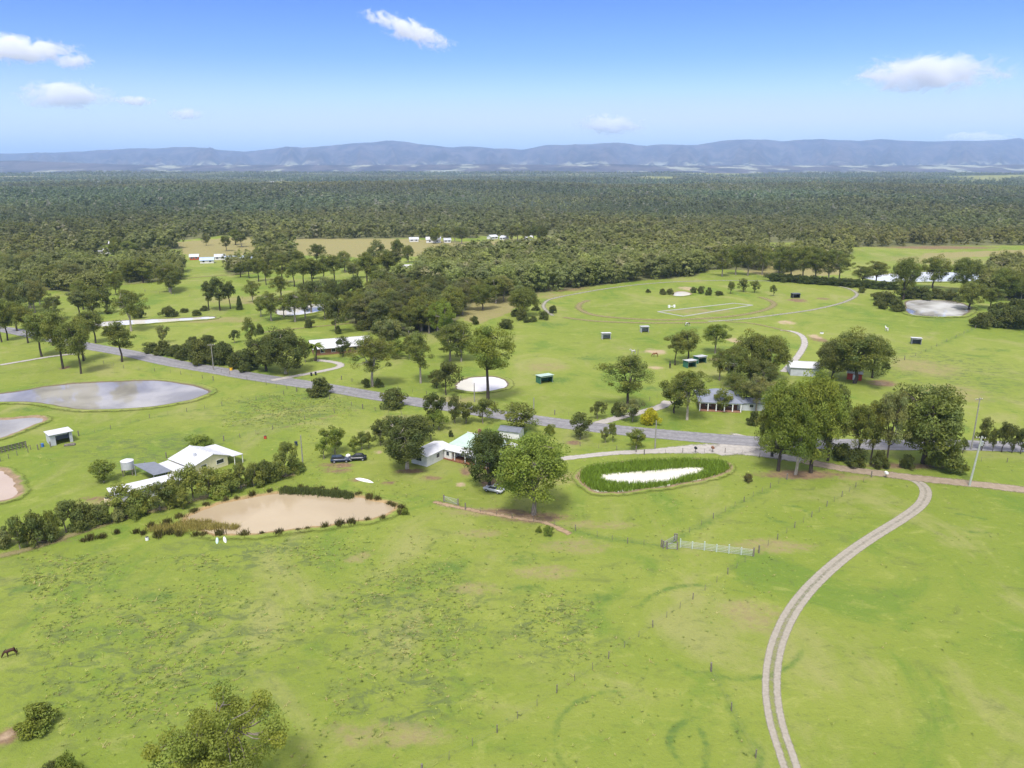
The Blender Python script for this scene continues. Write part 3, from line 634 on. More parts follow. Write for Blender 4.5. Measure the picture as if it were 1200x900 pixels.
PROTO = {
    'round': [gen_tree(s, 14, 12, 0.14, 110, 190, 0.19, 1.3, 0.45, 0.4, 0.36, 0.24) for s in (1, 2, 3)],
    'open': [gen_tree(s, 16, 11, 0.26, 80, 160, 0.19, 1.2, 0.35, 0.3, 0.33, 0.28, forks=4, limbs=0.9) for s in (11, 12, 13)],
    'bare': [gen_tree(s, 17, 12, 0.38, 84, 160, 0.19, 1.2, 0.35, 0.3, 0.33, 0.42, forks=4, limbs=0.9) for s in (15, 16)],
    'tall': [gen_tree(s, 15, 8, 0.27, 54, 160, 0.2, 1.15, 0.3, 0.2, 0.26, 0.36, forks=3, limbs=0.9) for s in (21, 22, 23, 24)],
    'dark': [gen_tree(s, 11, 10, 0.08, 95, 190, 0.19, 1.2, 0.5, 0.35, 0.34, 0.2) for s in (31, 32)],
    'small': [gen_tree(s, 6.5, 5.5, 0.18, 34, 100, 0.19, 0.8, 0.35, 0.35, 0.14, 0.25) for s in (41, 42, 43)],
    'shrub': [gen_shrub(s) for s in (51, 52, 53, 54)],
    'conifer': [gen_conifer(s) for s in (61, 62)],
    'palm': [gen_palm(71)],
    'fore': [gen_tree(87, 11, 14, 0.10, 120, 260, 0.13, 1.0, 0.15, 0.4, 0.26, 0.2, forks=5, limbs=1.0)],
}
BRIGHT, OLIVE, DKOL, DKGR, GREYG, MIDG = (0.130, 0.168, 0.042), (0.105, 0.122, 0.040), (0.072, 0.085, 0.032), (0.055, 0.072, 0.026), (0.120, 0.132, 0.068), (0.115, 0.145, 0.036)
PALEB, DARKB, GREYB = (0.46, 0.42, 0.36), (0.085, 0.07, 0.058), (0.28, 0.25, 0.21)
used = {}
NTREE = [0]
def plant(u, vb, vt, wpx, kind, label, col, bark=GREYB, group=None, name='gum_tree', cat='tree', squash=None):
    p = gp(u, vb); hm = max(0.6, ztop(u, vt, p)); wm = wpx * mscale(p)
    i = used.get(kind, 0); used[kind] = i + 1
    tr, cr, h0, w0 = PROTO[kind][i % len(PROTO[kind])]
    root = empty(name, p, random.uniform(0, 6.28)); sc = (wm / w0, wm / w0, hm / h0)
    root.scale = sc
    a = link('trunk', tr, root); a.color = (*bark, 1)
    j = random.uniform(0.9, 1.1); b = link('crown', cr, root); j *= 1.5; b.color = (col[0] * j * random.uniform(0.97, 1.07), col[1] * j, col[2] * j * 0.62, 1)
    tag(root, label, cat, group); NTREE[0] += 1
    return root

# foreground and middle distance, each read off the photograph: base u, base v, top v, width
plant(262, 948, 822, 172, 'fore', 'large open gum cut off by the bottom edge, nearest tree of all', (0.145, 0.175, 0.045), GREYB)
plant(625, 603, 508, 86, 'round', 'big bright green gum with rounded crown, in front of the very dark tree', BRIGHT, GREYB)
plant(573, 573, 503, 56, 'dark', 'very dark dense tree between the white house and the big bright gum', DKGR, DARKB, name='shade_tree')
plant(477, 549, 488, 62, 'dark', 'broad olive tree with two pale trunks at the near end of the white house', DKOL, PALEB, name='shade_tree')
plant(735, 479, 413, 52, 'open', 'upright gum alone in the horse paddock left of the gravel drive', OLIVE, DARKB)
plant(572, 470, 381, 62, 'bare', 'tallest spreading gum with bare dark trunk beside the small white pond', MIDG, DARKB)
plant(437, 453, 391, 48, 'open', 'spreading gum with pale forked limbs beside the road below the long pale roof', OLIVE, PALEB)
plant(493, 449, 389, 32, 'tall', 'tall leaning gum with pale trunk between the road and the scrub', OLIVE, PALEB)
plant(465, 419, 397, 26, 'small', 'low leaning tree with lopsided crown behind the pale trunked gum', MIDG, name='small_tree')
plant(480, 420, 396, 22, 'small', 'grey green young tree touching the low leaning one', OLIVE, name='small_tree')
plant(402, 418, 394, 19, 'small', 'round dark green tree standing in front of the long pale roof', DKGR, DARKB, name='small_tree')
plant(370, 423, 394, 24, 'palm', 'stout palm with drooping fronds at the left end of the long pale roof', MIDG, DARKB, name='palm_tree', cat='palm')
plant(335, 438, 385, 50, 'dark', 'tall dark tree with pale trunk at the right end of the roadside hedge', DKOL, PALEB, name='shade_tree')
plant(312, 435, 394, 40, 'dark', 'dark spreading tree left of the tallest one in the roadside hedge', DKOL, DARKB, name='shade_tree')
plant(358, 425, 398, 12, 'small', 'thin young tree between the palm and the dark hedge tree', OLIVE, name='small_tree')
plant(523, 463, 425, 28, 'small', 'dark thin tree at the left end of the white pond', DKOL, DARKB, name='small_tree')
plant(512, 455, 434, 22, 'small', 'ragged low tree leaning beside the dark thin tree', DKOL, DARKB, name='small_tree')
plant(508, 500, 458, 26, 'small', 'dense dark green tree on the verge left of the bushy row', DKGR, DARKB, name='small_tree')
plant(514, 504, 482, 24, 'small', 'lighter low tree in front of the dense verge tree', MIDG, name='small_tree')
plant(533, 496, 463, 18, 'small', 'narrow tree at the left of the bushy row behind the white house', DKOL, name='small_tree')
plant(546, 496, 470, 26, 'small', 'rounded tree second in the bushy row behind the white house', OLIVE, name='small_tree')
plant(566, 496, 468, 26, 'small', 'rounded tree at the right end of the bushy row behind the white house', OLIVE, name='small_tree')
plant(610, 506, 473, 44, 'small', 'wide spreading low tree on the verge behind the big bright gum', OLIVE, name='small_tree')
plant(393, 532, 498, 28, 'small', 'tall thin tree behind the dark parked cars', MIDG, name='small_tree')
plant(380, 538, 513, 19, 'small', 'yellow green tree at the left of the trees behind the parked cars', BRIGHT, name='small_tree')
plant(414, 530, 514, 12, 'small', 'slender sapling right above the parked cars', MIDG, name='small_tree')
plant(424, 527, 505, 18, 'small', 'small upright tree between the parked cars and the olive shade tree', OLIVE, name='small_tree')
plant(432, 525, 507, 12, 'small', 'narrow dull tree just left of the pair beside the olive shade tree', OLIVE, name='small_tree')
plant(446, 522, 491, 20, 'small', 'taller dark tree touching the left of the olive shade tree', DKOL, name='small_tree')
plant(461, 520, 485, 24, 'small', 'light green tree behind the left half of the olive shade tree', OLIVE, name='small_tree')
plant(486, 518, 488, 34, 'small', 'pale green tree behind the right half of the olive shade tree', OLIVE, name='small_tree')
plant(122, 565, 540, 31, 'small', 'lone round tree with bare stem in the grass left of the water tank', MIDG, PALEB, name='small_tree')
# big clump beside the road, right
for u, vb, vt, w, k, l, c, bk in [
    (950, 554, 434, 62, 'round', 'tallest yellow tipped gum in the thick roadside clump', MIDG, DARKB),
    (932, 556, 455, 52, 'round', 'pale trunked gum at the front of the thick roadside clump', MIDG, PALEB),
    (912, 552, 442, 54, 'round', 'leftmost gum of the thick roadside clump, overhanging the lane', MIDG, DARKB),
    (970, 540, 449, 48, 'round', 'gum with dark forked trunk at the right of the thick roadside clump', OLIVE, DARKB),
    (905, 535, 462, 40, 'dark', 'low dark crown at the back left of the thick roadside clump', OLIVE, DARKB),
    (1004, 546, 470, 36, 'open', 'dull loose gum first to the right of the thick roadside clump', OLIVE, DARKB),
    (1020, 544, 466, 32, 'open', 'thin gum with sparse crown second to the right of the roadside clump', OLIVE, DARKB),
    (1038, 548, 454, 38, 'open', 'grey green gum halfway between the thick clump and the dark spreading gum', GREYG, DARKB),
    (1082, 543, 450, 82, 'dark', 'wide dark gum with full low crown behind the rounded bush', OLIVE, DARKB)]:
    plant(u, vb, vt, w, k, l, c, bk)
for u, vb, vt, w, l in [(1002, 547, 522, 22, 'low shrub under the first loose gum right of the roadside clump'), (1030, 549, 525, 20, 'low shrub beneath the grey green roadside gum'), (1062, 549, 530, 16, 'small dark shrub beneath the wide dark gum'), (985, 540, 515, 20, 'shrub in the shade at the right side of the thick roadside clump')]:
    plant(u, vb, vt, w, 'shrub', l, DKOL, DARKB, name='shrub', cat='bush')
plant(1113, 553, 518, 34, 'shrub', 'rounded bush of mixed grey and green below the wide dark gum', OLIVE, DARKB, name='bush', cat='bush')
plant(1001, 449, 387, 66, 'round', 'broad dark gum shading the small red walled shed', OLIVE, DARKB)
plant(975, 445, 398, 46, 'round', 'rounded dark gum on the left half of the pair by the red walled shed', DKOL, DARKB)
plant(1022, 443, 392, 36, 'round', 'brownish gum at the right half of the clump by the red walled shed', OLIVE, DARKB)
plant(1037, 432, 421, 10, 'shrub', 'dark shrub at the right foot of the clump by the red walled shed', DKGR, DARKB, name='shrub', cat='bush')
for u, vb, vt, w, l, c in [(838, 414, 378, 32, 'airy gum standing behind the pair of green shelters to their right', MIDG), (843, 446, 408, 26, 'narrow dull gum between the green shelters and the blue roofed house', OLIVE),
                           (878, 450, 388, 46, 'largest dark gum behind the blue roofed house', OLIVE), (902, 446, 392, 42, 'gum at the right of the group behind the blue roofed house', OLIVE), (862, 456, 404, 36, 'low gum at the left of the group behind the blue roofed house', OLIVE), (890, 460, 420, 42, 'low leafy gum over the back of the blue roofed house', DKOL)]:
    plant(u, vb, vt, w, 'round' if w > 40 else 'open', l, c, GREYB)
plant(791, 428, 390, 22, 'tall', 'thin gum left of the pair beside the two green shelters', OLIVE, DARKB)
plant(806, 424, 383, 28, 'tall', 'fuller gum right behind the two green shelters', OLIVE, DARKB)
plant(805, 492, 431, 46, 'open', 'pale trunked open gum at the left corner of the blue roofed house', OLIVE, PALEB)
plant(790, 484, 444, 36, 'small', 'dark leafy tree left of the pale trunked gum by the blue roofed house', OLIVE, DARKB, name='small_tree')
plant(873, 478, 446, 18, 'small', 'ragged tree against the right end of the blue roofed house', OLIVE, DARKB, name='small_tree')
plant(846, 482, 456, 22, 'small', 'loose tree in front of the middle of the blue roofed house', OLIVE, DARKB, name='small_tree')
plant(886, 482, 438, 34, 'open', 'grey leafed gum hiding the iron outbuilding beside the blue roofed house', GREYG, GREYB)
plant(861, 470, 436, 30, 'open', 'thin crowned gum leaning over the right part of the blue hipped roof', OLIVE, GREYB)
plant(762, 498, 475, 19, 'shrub', 'bright golden yellow bush beside the road', (0.30, 0.29, 0.03), DARKB, name='golden_bush', cat='bush')
plant(741, 494, 466, 26, 'small', 'greyish feathery tree between the gravel drive and the golden bush', GREYG, name='small_tree')
plant(725, 487, 468, 14, 'shrub', 'low dark bush under the paddock gum beside the drive', DKOL, name='bush', cat='bush')
plant(700, 491, 471, 18, 'small', 'little dark tree left of the gravel drive gate', DKOL, name='small_tree')
plant(680, 515, 484, 27, 'small', 'roundish dark tree on the near side of the road', DKOL, name='small_tree')
plant(644, 509, 496, 13, 'shrub', 'tiny green bush between the big bright gum and the roundish roadside tree', MIDG, name='bush', cat='bush')
plant(709, 519, 499, 11, 'small', 'thin grey sapling left of the leafless looking pair near the mailbox lane', GREYG, name='sapling')
plant(718, 518, 496, 11, 'small', 'thin green sapling right of the grey one by the lane', OLIVE, name='sapling')
plant(746, 525, 502, 23, 'small', 'small open tree with several stems between road and lane', MIDG, name='small_tree')
plant(883, 497, 479, 17, 'shrub', 'dark round bush on the lawn right of the blue roofed house', DKGR, name='bush', cat='bush')
plant(876, 565, 553, 10, 'shrub', 'small dry grey bush in the grass right of the reedy pond', (0.10, 0.09, 0.05), name='bush', cat='bush')
plant(643, 627, 614, 11, 'shrub', 'tiny bright bush in the open grass below the big bright gum', BRIGHT, name='bush', cat='bush')
plant(632, 624, 616, 6, 'shrub', 'smallest tuft of a bush left of the tiny bright bush', MIDG, name='bush', cat='bush')
plant(45, 851, 821, 44, 'shrub', 'spreading bush in the lower left corner beside bare soil', MIDG, DARKB, name='bush', cat='bush')
plant(80, 910, 880, 26, 'shrub', 'bush cut by the bottom edge left of the nearest gum', MIDG, DARKB, name='bush', cat='bush')
plant(62, 912, 890, 22, 'shrub', 'low bush at the bottom edge beside the taller cut off bush', DKOL, DARKB, name='bush', cat='bush')
plant(235, 527, 508, 30, 'shrub', 'round bright bush rising behind the cream gabled house', BRIGHT, name='bush', cat='bush')
plant(375, 462, 439, 30, 'shrub', 'left of the two round dark bushes on the near road verge', DKOL, DARKB, name='bush', cat='bush')
plant(461, 476, 452, 30, 'shrub', 'right of the two round dark bushes on the near road verge', DKOL, DARKB, name='bush', cat='bush')
plant(429, 454, 441, 9, 'shrub', 'small dark bush at the left foot of the pale limbed gum', DKGR, name='bush', cat='bush')
plant(443, 454, 442, 9, 'shrub', 'small dark bush at the right foot of the pale limbed gum', DKGR, name='bush', cat='bush')
plant(528, 512, 503, 6, 'shrub', 'little dark bush on the lawn left of the white house roof', DKGR, name='bush', cat='bush')
plant(475, 603, 594, 9, 'shrub', 'little bright bush at the right tip of the muddy dam', MIDG, name='bush', cat='bush')
# hedge along the track, left
for i, (u, vb, vt, w, c) in enumerate([(6, 640, 618, 26, GREYG), (24, 643, 604, 30, DKOL), (42, 638, 596, 32, DKOL), (62, 630, 592, 22, OLIVE), (78, 624, 589, 36, DKOL), (98, 618, 586, 30, DKOL), (116, 613, 587, 30, DKOL), (142, 606, 567, 36, OLIVE), (163, 602, 569, 30, OLIVE), (140, 611, 591, 18, GREYG), (187, 598, 564, 34, DKOL), (158, 608, 590, 20, OLIVE), (208, 591, 556, 30, OLIVE), (226, 587, 546, 36, OLIVE), (246, 583, 546, 32, OLIVE), (266, 578, 548, 34, OLIVE), (283, 573, 541, 26, DKOL), (297, 570, 538, 24, OLIVE), (312, 566, 535, 26, DKOL), (335, 558, 519, 26, OLIVE), (325, 562, 537, 26, OLIVE), (345, 555, 534, 20, OLIVE), (215, 596, 576, 22, OLIVE), (255, 584, 566, 26, MIDG)]):
    L = {0: 'grey leafed shrub at the far left end of the long hedge by the track', 9: 'silvery twiggy shrub at the front of the hedge near the long white roof', 19: 'tallest hedge tree at its right end, left of the timber post', 21: 'last low shrub at the right end of the long hedge'}.get(i, 'leafy dark shrub in the long hedge between the houses and the muddy dam')
    plant(u, vb, vt, w * 0.92, 'shrub' if i % 3 != 1 and i not in (13, 14, 19) else 'small', L, tuple(1.25 * q for q in c), GREYB, 'hedge shrubs along the track', name='hedge_shrub', cat='shrub')
# roadside gums at the left
for i, (u, vb, vt, w) in enumerate([(2, 401, 348, 22), (9, 399, 350, 24), (33, 402, 357, 24), (49, 418, 361, 32), (62, 405, 366, 22), (74, 432, 363, 36), (77, 414, 372, 24), (95, 438, 370, 30), (98, 423, 367, 32), (143, 424, 376, 30), (20, 388, 352, 26), (112, 402, 360, 26)]):
    L = {9: 'separate gum at the right of the roadside row, over the road edge', 5: 'gum with leaning dark trunk in front of the roadside row above the grey pond', 7: 'straight dark trunked gum nearest the grey pond'}.get(i, 'dark trunked gum in the loose row beside the road above the grey pond')
    plant(u, vb, vt, w, 'tall', L, OLIVE, DARKB, 'gums beside the road at the left')
plant(154, 388, 338, 36, 'open', 'large pale limbed gum at the white strip of water on the left', OLIVE, PALEB)
for i, (u, vb, vt, w) in enumerate([(245, 363, 327, 18), (258, 364, 325, 24), (270, 362, 328, 16)]): plant(u, vb, vt, w, 'tall', ['left dark tree of the three in the left paddock', 'middle and tallest dark tree of the three in the left paddock', 'right dark tree of the three in the left paddock'][i], DKOL, DARKB)
plant(281, 363, 347, 9, 'conifer', 'small dark conifer right of the three paddock trees', DKGR, DARKB, name='conifer_tree')
for u, vb, vt, w in [(198, 371, 357, 17), (216, 366, 360, 9), (230, 370, 362, 10), (240, 364, 357, 10), (164, 373, 359, 12), (127, 368, 361, 8)]: plant(u, vb, vt, w, 'shrub', 'dark shrub dotted along the bank of the white strip of water', DKOL, DARKB, 'shrubs on the bank of the white strip', name='shrub', cat='bush')
for i, (u, vb, vt, w) in enumerate([(178, 412, 400, 18), (192, 415, 396, 20), (207, 417, 402, 20), (220, 420, 400, 26), (236, 425, 396, 26), (252, 426, 399, 26), (263, 427, 396, 26), (280, 431, 408, 24), (294, 433, 410, 24), (226, 405, 393, 18), (243, 402, 391, 16)]): plant(u, vb, vt, w, 'shrub', 'dark rounded shrub in the dense hedge on the far side of the road', DKOL, DARKB, 'hedge shrubs across the road', name='hedge_shrub', cat='shrub')
plant(191, 402, 380, 14, 'small', 'thin pale tree sticking up behind the hedge across the road', GREYG, name='small_tree')
plant(275, 402, 387, 12, 'small', 'lone little dark tree behind the hedge across the road', DKGR, name='small_tree')
plant(294, 405, 372, 16, 'small', 'bushy tree at the edge of the paddock left of the dark hedge tree', OLIVE, name='small_tree')
for u, vb, vt, w in [(303, 330, 300, 16), (312, 334, 304, 14), (331, 333, 297, 20), (345, 336, 303, 18), (356, 333, 300, 18), (366, 332, 300, 22), (380, 332, 298, 20), (392, 331, 297, 22), (404, 318, 292, 16), (431, 337, 292, 28), (452, 333, 293, 26), (447, 345, 312, 20), (292, 326, 303, 16), (282, 325, 306, 16), (466, 300, 284, 14)]: plant(u, vb, vt, w, 'tall', 'grey green gum in the long loose row across the middle paddocks', OLIVE, DARKB, 'gums across the middle paddocks')
for u, vb, vt, w in [(318, 376, 341, 30), (333, 372, 345, 20), (346, 377, 341, 30), (358, 374, 340, 26), (381, 374, 342, 28), (395, 378, 352, 22), (306, 371, 346, 18)]: plant(u, vb, vt, w, 'open', 'gum in the loose row in front of the white pond left of the dense scrub', OLIVE, PALEB, 'gums before the white pond')
for u, vb, vt, w in [(363, 384, 371, 10), (305, 392, 378, 9), (396, 391, 380, 9), (428, 386, 372, 18), (451, 398, 390, 10), (427, 343, 337, 8), (457, 346, 338, 9), (416, 346, 341, 6)]: plant(u, vb, vt, w, 'shrub', 'small shrub scattered in the grass below the dense scrub', DKOL, DARKB, 'scattered paddock shrubs', name='shrub', cat='bush')
plant(519, 395, 350, 26, 'round', 'bright green rounded gum standing out at the right end of the dense scrub', BRIGHT, PALEB)
plant(535, 394, 377, 16, 'small', 'small dull tree right of the bright rounded gum', OLIVE, name='small_tree')
plant(614, 371, 336, 34, 'round', 'rounded gum at the left curve of the oval track', OLIVE, DARKB)
for u, vb, vt, w, k in [(648, 367, 356, 9, 'shrub'), (637, 374, 363, 12, 'shrub'), (625, 377, 369, 10, 'shrub'), (610, 375, 360, 14, 'shrub'), (604, 371, 361, 10, 'shrub'), (629, 364, 357, 8, 'shrub'), (617, 378, 370, 9, 'shrub'), (593, 385, 372, 18, 'shrub'), (556, 380, 368, 9, 'shrub')]: plant(u, vb, vt, w, k, 'dark shrub in the scrubby group at the left curve of the oval track', DKOL, DARKB, 'shrubs at the left curve of the track', name='shrub', cat='bush')
for i, (u, vb, vt, w) in enumerate([(759, 343, 338, 5), (776, 345, 337, 9), (785, 345, 337, 9), (813, 343, 335, 7), (821, 344, 334, 8), (831, 346, 335, 8), (842, 346, 340, 10)]): plant(u, vb, vt, w, 'shrub', 'dark shrub around the little white pond inside the oval track', DKOL, DARKB, 'shrubs inside the oval track', name='shrub', cat='bush')
for u, vb, vt, w, l in [(856, 344, 330, 10, 'left of the three small trees inside the far side of the oval track'), (871, 342, 326, 13, 'middle of the three small trees inside the far side of the oval track'), (884, 343, 328, 12, 'right of the three small trees inside the far side of the oval track'), (906, 347, 334, 8, 'lone little round tree left of the dark shelter inside the track')]: plant(u, vb, vt, w, 'small', l, OLIVE, DARKB, name='small_tree')
# around the right hand ponds
for u, vb, vt, w, l in [(1058, 352, 300, 32, 'tall spreading gum at the left of the dark pond'), (1093, 338, 299, 30, 'thin pale stemmed gum between the two right ponds'), (1128, 342, 301, 36, 'broad gum right of the thin one between the two right ponds'), (1062, 340, 316, 22, 'lower gum before the left end of the long white pond'), (1026, 334, 305, 26, 'gum at the left end of the long white pond'), (1150, 336, 312, 24, 'green leafy gum at the right end of the long white pond'), (1178, 352, 314, 36, 'large dull gum at the far right beside the dark pond'), (1199, 350, 316, 36, 'gum cut by the right edge above the dense shrubs'), (1135, 363, 330, 34, 'bright rounded tree at the right end of the dark pond'), (1160, 362, 336, 26, 'dark tree second right of the dark pond'), (1010, 335, 311, 26, 'leafy gum beyond the right curve of the oval track')]: plant(u, vb, vt, w, 'round' if w > 28 else 'open', l, OLIVE, DARKB)
for u, vb, vt, w in [(1028, 352, 340, 14), (1040, 358, 340, 22), (1050, 364, 348, 20), (1034, 362, 352, 12), (1060, 350, 336, 20), (1080, 350, 334, 22), (1098, 350, 336, 22), (1112, 352, 338, 20), (1070, 346, 334, 20), (1150, 384, 364, 22), (1163, 380, 360, 26), (1180, 384, 356, 30), (1196, 386, 350, 30), (1172, 372, 352, 28), (1190, 374, 346, 30), (1010, 343, 334, 8)]: plant(u, vb, vt, w, 'shrub', 'dark bank shrub massed around the dark pond at the right', DKOL, DARKB, 'shrubs around the right ponds', name='shrub', cat='bush')
for i, u in enumerate(range(905, 1046, 10)): plant(u, 329 + i * 0.75, 318 + i * 0.75, 16, 'shrub', 'dark shrub in the low hedge beyond the right side of the oval track', DKGR, DARKB, 'low hedge beyond the oval track', name='hedge_shrub', cat='shrub')
for u, vb, vt, w in [(1150, 528, 489, 17), (1163, 529, 500, 12), (1174, 530, 495, 18), (1186, 531, 499, 13), (1196, 532, 500, 16), (1128, 531, 514, 12)]: plant(u, vb, vt, w, 'small', 'narrow dark tree in the short row along the road at the right edge', DKOL, DARKB, 'narrow trees along the road at the right edge', name='small_tree')
for u, vb, vt, w in [(912, 328, 287, 28), (926, 330, 288, 30), (940, 331, 286, 30), (955, 332, 288, 30), (970, 333, 290, 30), (983, 330, 296, 26), (862, 322, 286, 24), (876, 323, 284, 26), (893, 322, 288, 24), (846, 324, 290, 22)]: plant(u, vb, vt, w, 'open', 'gum in the open grove beyond the far side of the oval track', OLIVE, GREYB, 'grove beyond the oval track')

mr = random.Random(5)
for u0, u1, v0, v1, n in [(10, 130, 318, 345, 14), (215, 300, 286, 296, 4), (300, 345, 296, 322, 8), (345, 480, 300, 330, 12), (475, 560, 306, 318, 6), (0, 60, 352, 372, 7), (60, 130, 362, 378, 5), (545, 610, 350, 372, 6), (478, 545, 283, 290, 5), (565, 640, 281, 288, 7), (130, 235, 330, 350, 6), (400, 470, 338, 360, 7), (290, 420, 345, 392, 8), (420, 560, 398, 425, 6), (110, 160, 296, 304, 4), (0, 40, 272, 280, 4), (455, 520, 330, 345, 5)]:
    for k in range(n):
        u, v = mr.uniform(u0, u1), mr.uniform(v0, v1); hp = mr.uniform(18, 30) * (v - 190) / 130
        plant(u, v, v - hp, hp * mr.uniform(0.6, 0.95), mr.choice(['open', 'tall', 'round', 'small']), 'grey green gum scattered through the left middle distance', mr.choice([OLIVE, GREYG, DKOL]), mr.choice([GREYB, PALEB, DARKB]), 'scattered gums of the left middle distance')

# ------------------------------------------------------------------ belts (single trees) and the far forest
def low_tree(r, quads, leaf, h, w, base, trunk):
    """a light tree for the middle and far distance: arrays of leaf sprays in unit size"""
    n = quads; k = max(9, n // 12); C = crown_clumps(r, k, h, w, base, 0.5, 0.35, 4)
    idx = r.integers(0, k, n); d = r.normal(size=(n, 3)); d /= np.linalg.norm(d, axis=1)[:, None]
    P = C[idx] + d * np.array((1, 1, 0.6)) * w * 0.15 * r.uniform(0.4, 1, n)[:, None]
    cd = P - np.array((0, 0, h * 0.45)); cd /= np.linalg.norm(cd, axis=1)[:, None]
    V, Q = leaf_quads(P, d * 0.45 + cd * 0.9 + r.normal(size=(n, 3)) * 0.28 + np.array((0, 0, 0.7)), leaf, 0.85, r)
    ct = r.normal(1, 0.07, k)[idx] + r.normal(0, 0.05, n)
    return V, Q, np.repeat(np.clip(ct, 0.5, 1.6), 4)
def inside(u, v, poly):
    x = np.array([p[0] for p in poly], float); y = np.array([p[1] for p in poly], float); c = np.zeros(np.shape(u), bool)
    j = len(poly) - 1
    for i in range(len(poly)):
        c ^= ((y[i] > v) != (y[j] > v)) & (u < (x[j] - x[i]) * (v - y[i]) / (y[j] - y[i] + 1e-9) + x[i]); j = i
    return c
BELT = [[(405, 374), (425, 388), (470, 393), (512, 391), (540, 372), (556, 352), (600, 347), (650, 341), (705, 334), (760, 328), (812, 324), (832, 316), (900, 317), (900, 283), (655, 283), (650, 300), (560, 303), (505, 312), (490, 330), (440, 352)],
        [(132, 324), (148, 310), (190, 306), (212, 316), (212, 329), (150, 332)], [(60, 340), (30, 336), (40, 318), (90, 310), (124, 318), (125, 340), (100, 345)], [(-30, 350), (-30, 305), (18, 313), (20, 335), (12, 352)],
        [(1150, 345), (1160, 320), (1230, 322), (1230, 352), (1180, 352)], [(262, 312), (345, 299), (345, 307), (270, 324)], [(905, 300), (1000, 292), (990, 306), (910, 322)]]
WOOD = [[(-120, 285), (120, 285), (128, 280), (160, 282), (345, 280), (420, 280), (480, 279), (660, 279), (660, 284), (905, 284), (985, 290), (1100, 288), (1320, 287), (1320, 200), (-120, 200)], [(-120, 312), (-120, 285), (345, 285), (345, 296), (300, 298), (240, 294), (200, 292), (160, 298), (150, 303), (110, 303), (80, 305), (40, 306)]]
FAR_CLEAR = [[(1040, 213), (1090, 210.5), (1180, 210), (1170, 213.5), (1090, 214)], [(1100, 208.5), (1320, 207.5), (1320, 209), (1150, 210)], [(1180, 214.5), (1320, 212), (1320, 215.5), (1200, 216.5)], [(722, 210), (760, 208), (800, 208.5), (780, 211)], [(790, 206.5), (880, 204.5), (940, 204.5), (860, 207.5)], [(45, 213), (65, 211), (110, 211), (100, 213)], [(140, 211), (200, 209.5), (190, 212)], [(300, 217), (310, 213), (345, 213), (345, 217)]]
CLEAR = FAR_CLEAR + [[(116, 302), (116, 288), (150, 286), (156, 298)], [(205, 283), (260, 276), (300, 279), (300, 296), (262, 300), (215, 296)], [(900, 285), (930, 284), (935, 290), (905, 293)], [(460, 286), (470, 280), (545, 280), (545, 287)], [(560, 283), (560, 277), (645, 276), (650, 283)], [(262, 318), (262, 296), (300, 296), (300, 312)]]
def want(u, v): 
    a = np.zeros(np.shape(u), bool)
    for p in BELT + WOOD: a |= inside(u, v, p)
    for p in CLEAR: a &= ~inside(u, v, p)
    return a
make_ground()
fr = np.random.default_rng(99)
D = fr.uniform(250, 6900, 125000); keep = np.ones(len(D), bool)
Uu = fr.uniform(-130, 1330, len(D)); X = (Uu - 600) / F * (D * cT + H * sT); Y = D
Zr = relief(X, Y); ua, va = pxof(X, Y, 0 * X)
# density: full in the nearer belts, thinning once crowns hide one another
prob = np.where(D < 1000, 1.0, np.where(D < 2600, 0.72, 0.40))
ok = want(ua, va) & (fr.uniform(size=len(D)) < prob)
X, Y, Zr, D = X[ok], Y[ok], Zr[ok], D[ok]
# extra trees in the near belts
ex = fr.uniform((-330, 230), (420, 720), (16000, 2)); eu, ev = pxof(ex[:, 0], ex[:, 1], 0 * ex[:, 0]); eok = np.zeros(len(ex), bool)
for p in BELT: eok |= inside(eu, ev, p)
ex = ex[eok]; sel = []; cell = {}
for i, (x, y) in enumerate(ex):
    k = (int(x // 7.5), int(y // 9))
    if k in cell: continue
    cell[k] = 1; sel.append(i)
ex = ex[sel]; X = np.concatenate((X, ex[:, 0])); Y = np.concatenate((Y, ex[:, 1])); Zr = np.concatenate((Zr, 0 * ex[:, 0])); D = Y
order = np.argsort(Y); X, Y, Zr, D = X[order], Y[order], Zr[order], D[order]
NSOLO = 190
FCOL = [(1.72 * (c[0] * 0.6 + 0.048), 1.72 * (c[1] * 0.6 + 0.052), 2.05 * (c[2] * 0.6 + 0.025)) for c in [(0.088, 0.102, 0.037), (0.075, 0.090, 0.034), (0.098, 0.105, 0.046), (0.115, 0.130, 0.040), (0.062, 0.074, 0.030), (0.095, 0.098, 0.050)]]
for i in range(NSOLO):
    kd = ['open', 'round', 'tall', 'open', 'dark', 'tall'][i % 6]; tr_, cr_, h0, w0 = PROTO[kd][i % len(PROTO[kd])]; hm = fr.uniform(8.5, 15.5); wm = hm * fr.uniform(0.55, 0.85)
    o = empty('gum_tree', (X[i], Y[i], Zr[i]), fr.uniform(0, 6.28)); o.scale = (wm / w0, wm / w0, hm / h0)
    a = link('trunk', tr_, o); a.color = (*[GREYB, PALEB, DARKB][i % 3], 1); b = link('crown', cr_, o)
    c = [(0.135, 0.150, 0.045), (0.115, 0.130, 0.045), (0.150, 0.165, 0.045), (0.095, 0.110, 0.042), (0.150, 0.155, 0.075)][fr.integers(5)]; j = fr.uniform(0.85, 1.25); b.color = (c[0] * j, c[1] * j, c[2] * j * 0.75, 1)
    tag(o, 'dull green gum packed in the nearer dense timber behind the open paddocks', 'tree', 'gums of the nearer dense timber')
forest = Pile(); lib = {}
for cls, (q, leaf) in {'a': (620, 0.42), 'b': (190, 0.66), 'c': (46, 1.25)}.items():
    lib[cls] = [low_tree(np.random.default_rng(900 + k), q, leaf, 12.0, 7.6 + 0.35 * k, -0.1 + 0.02 * k, False) for k in range(8)]
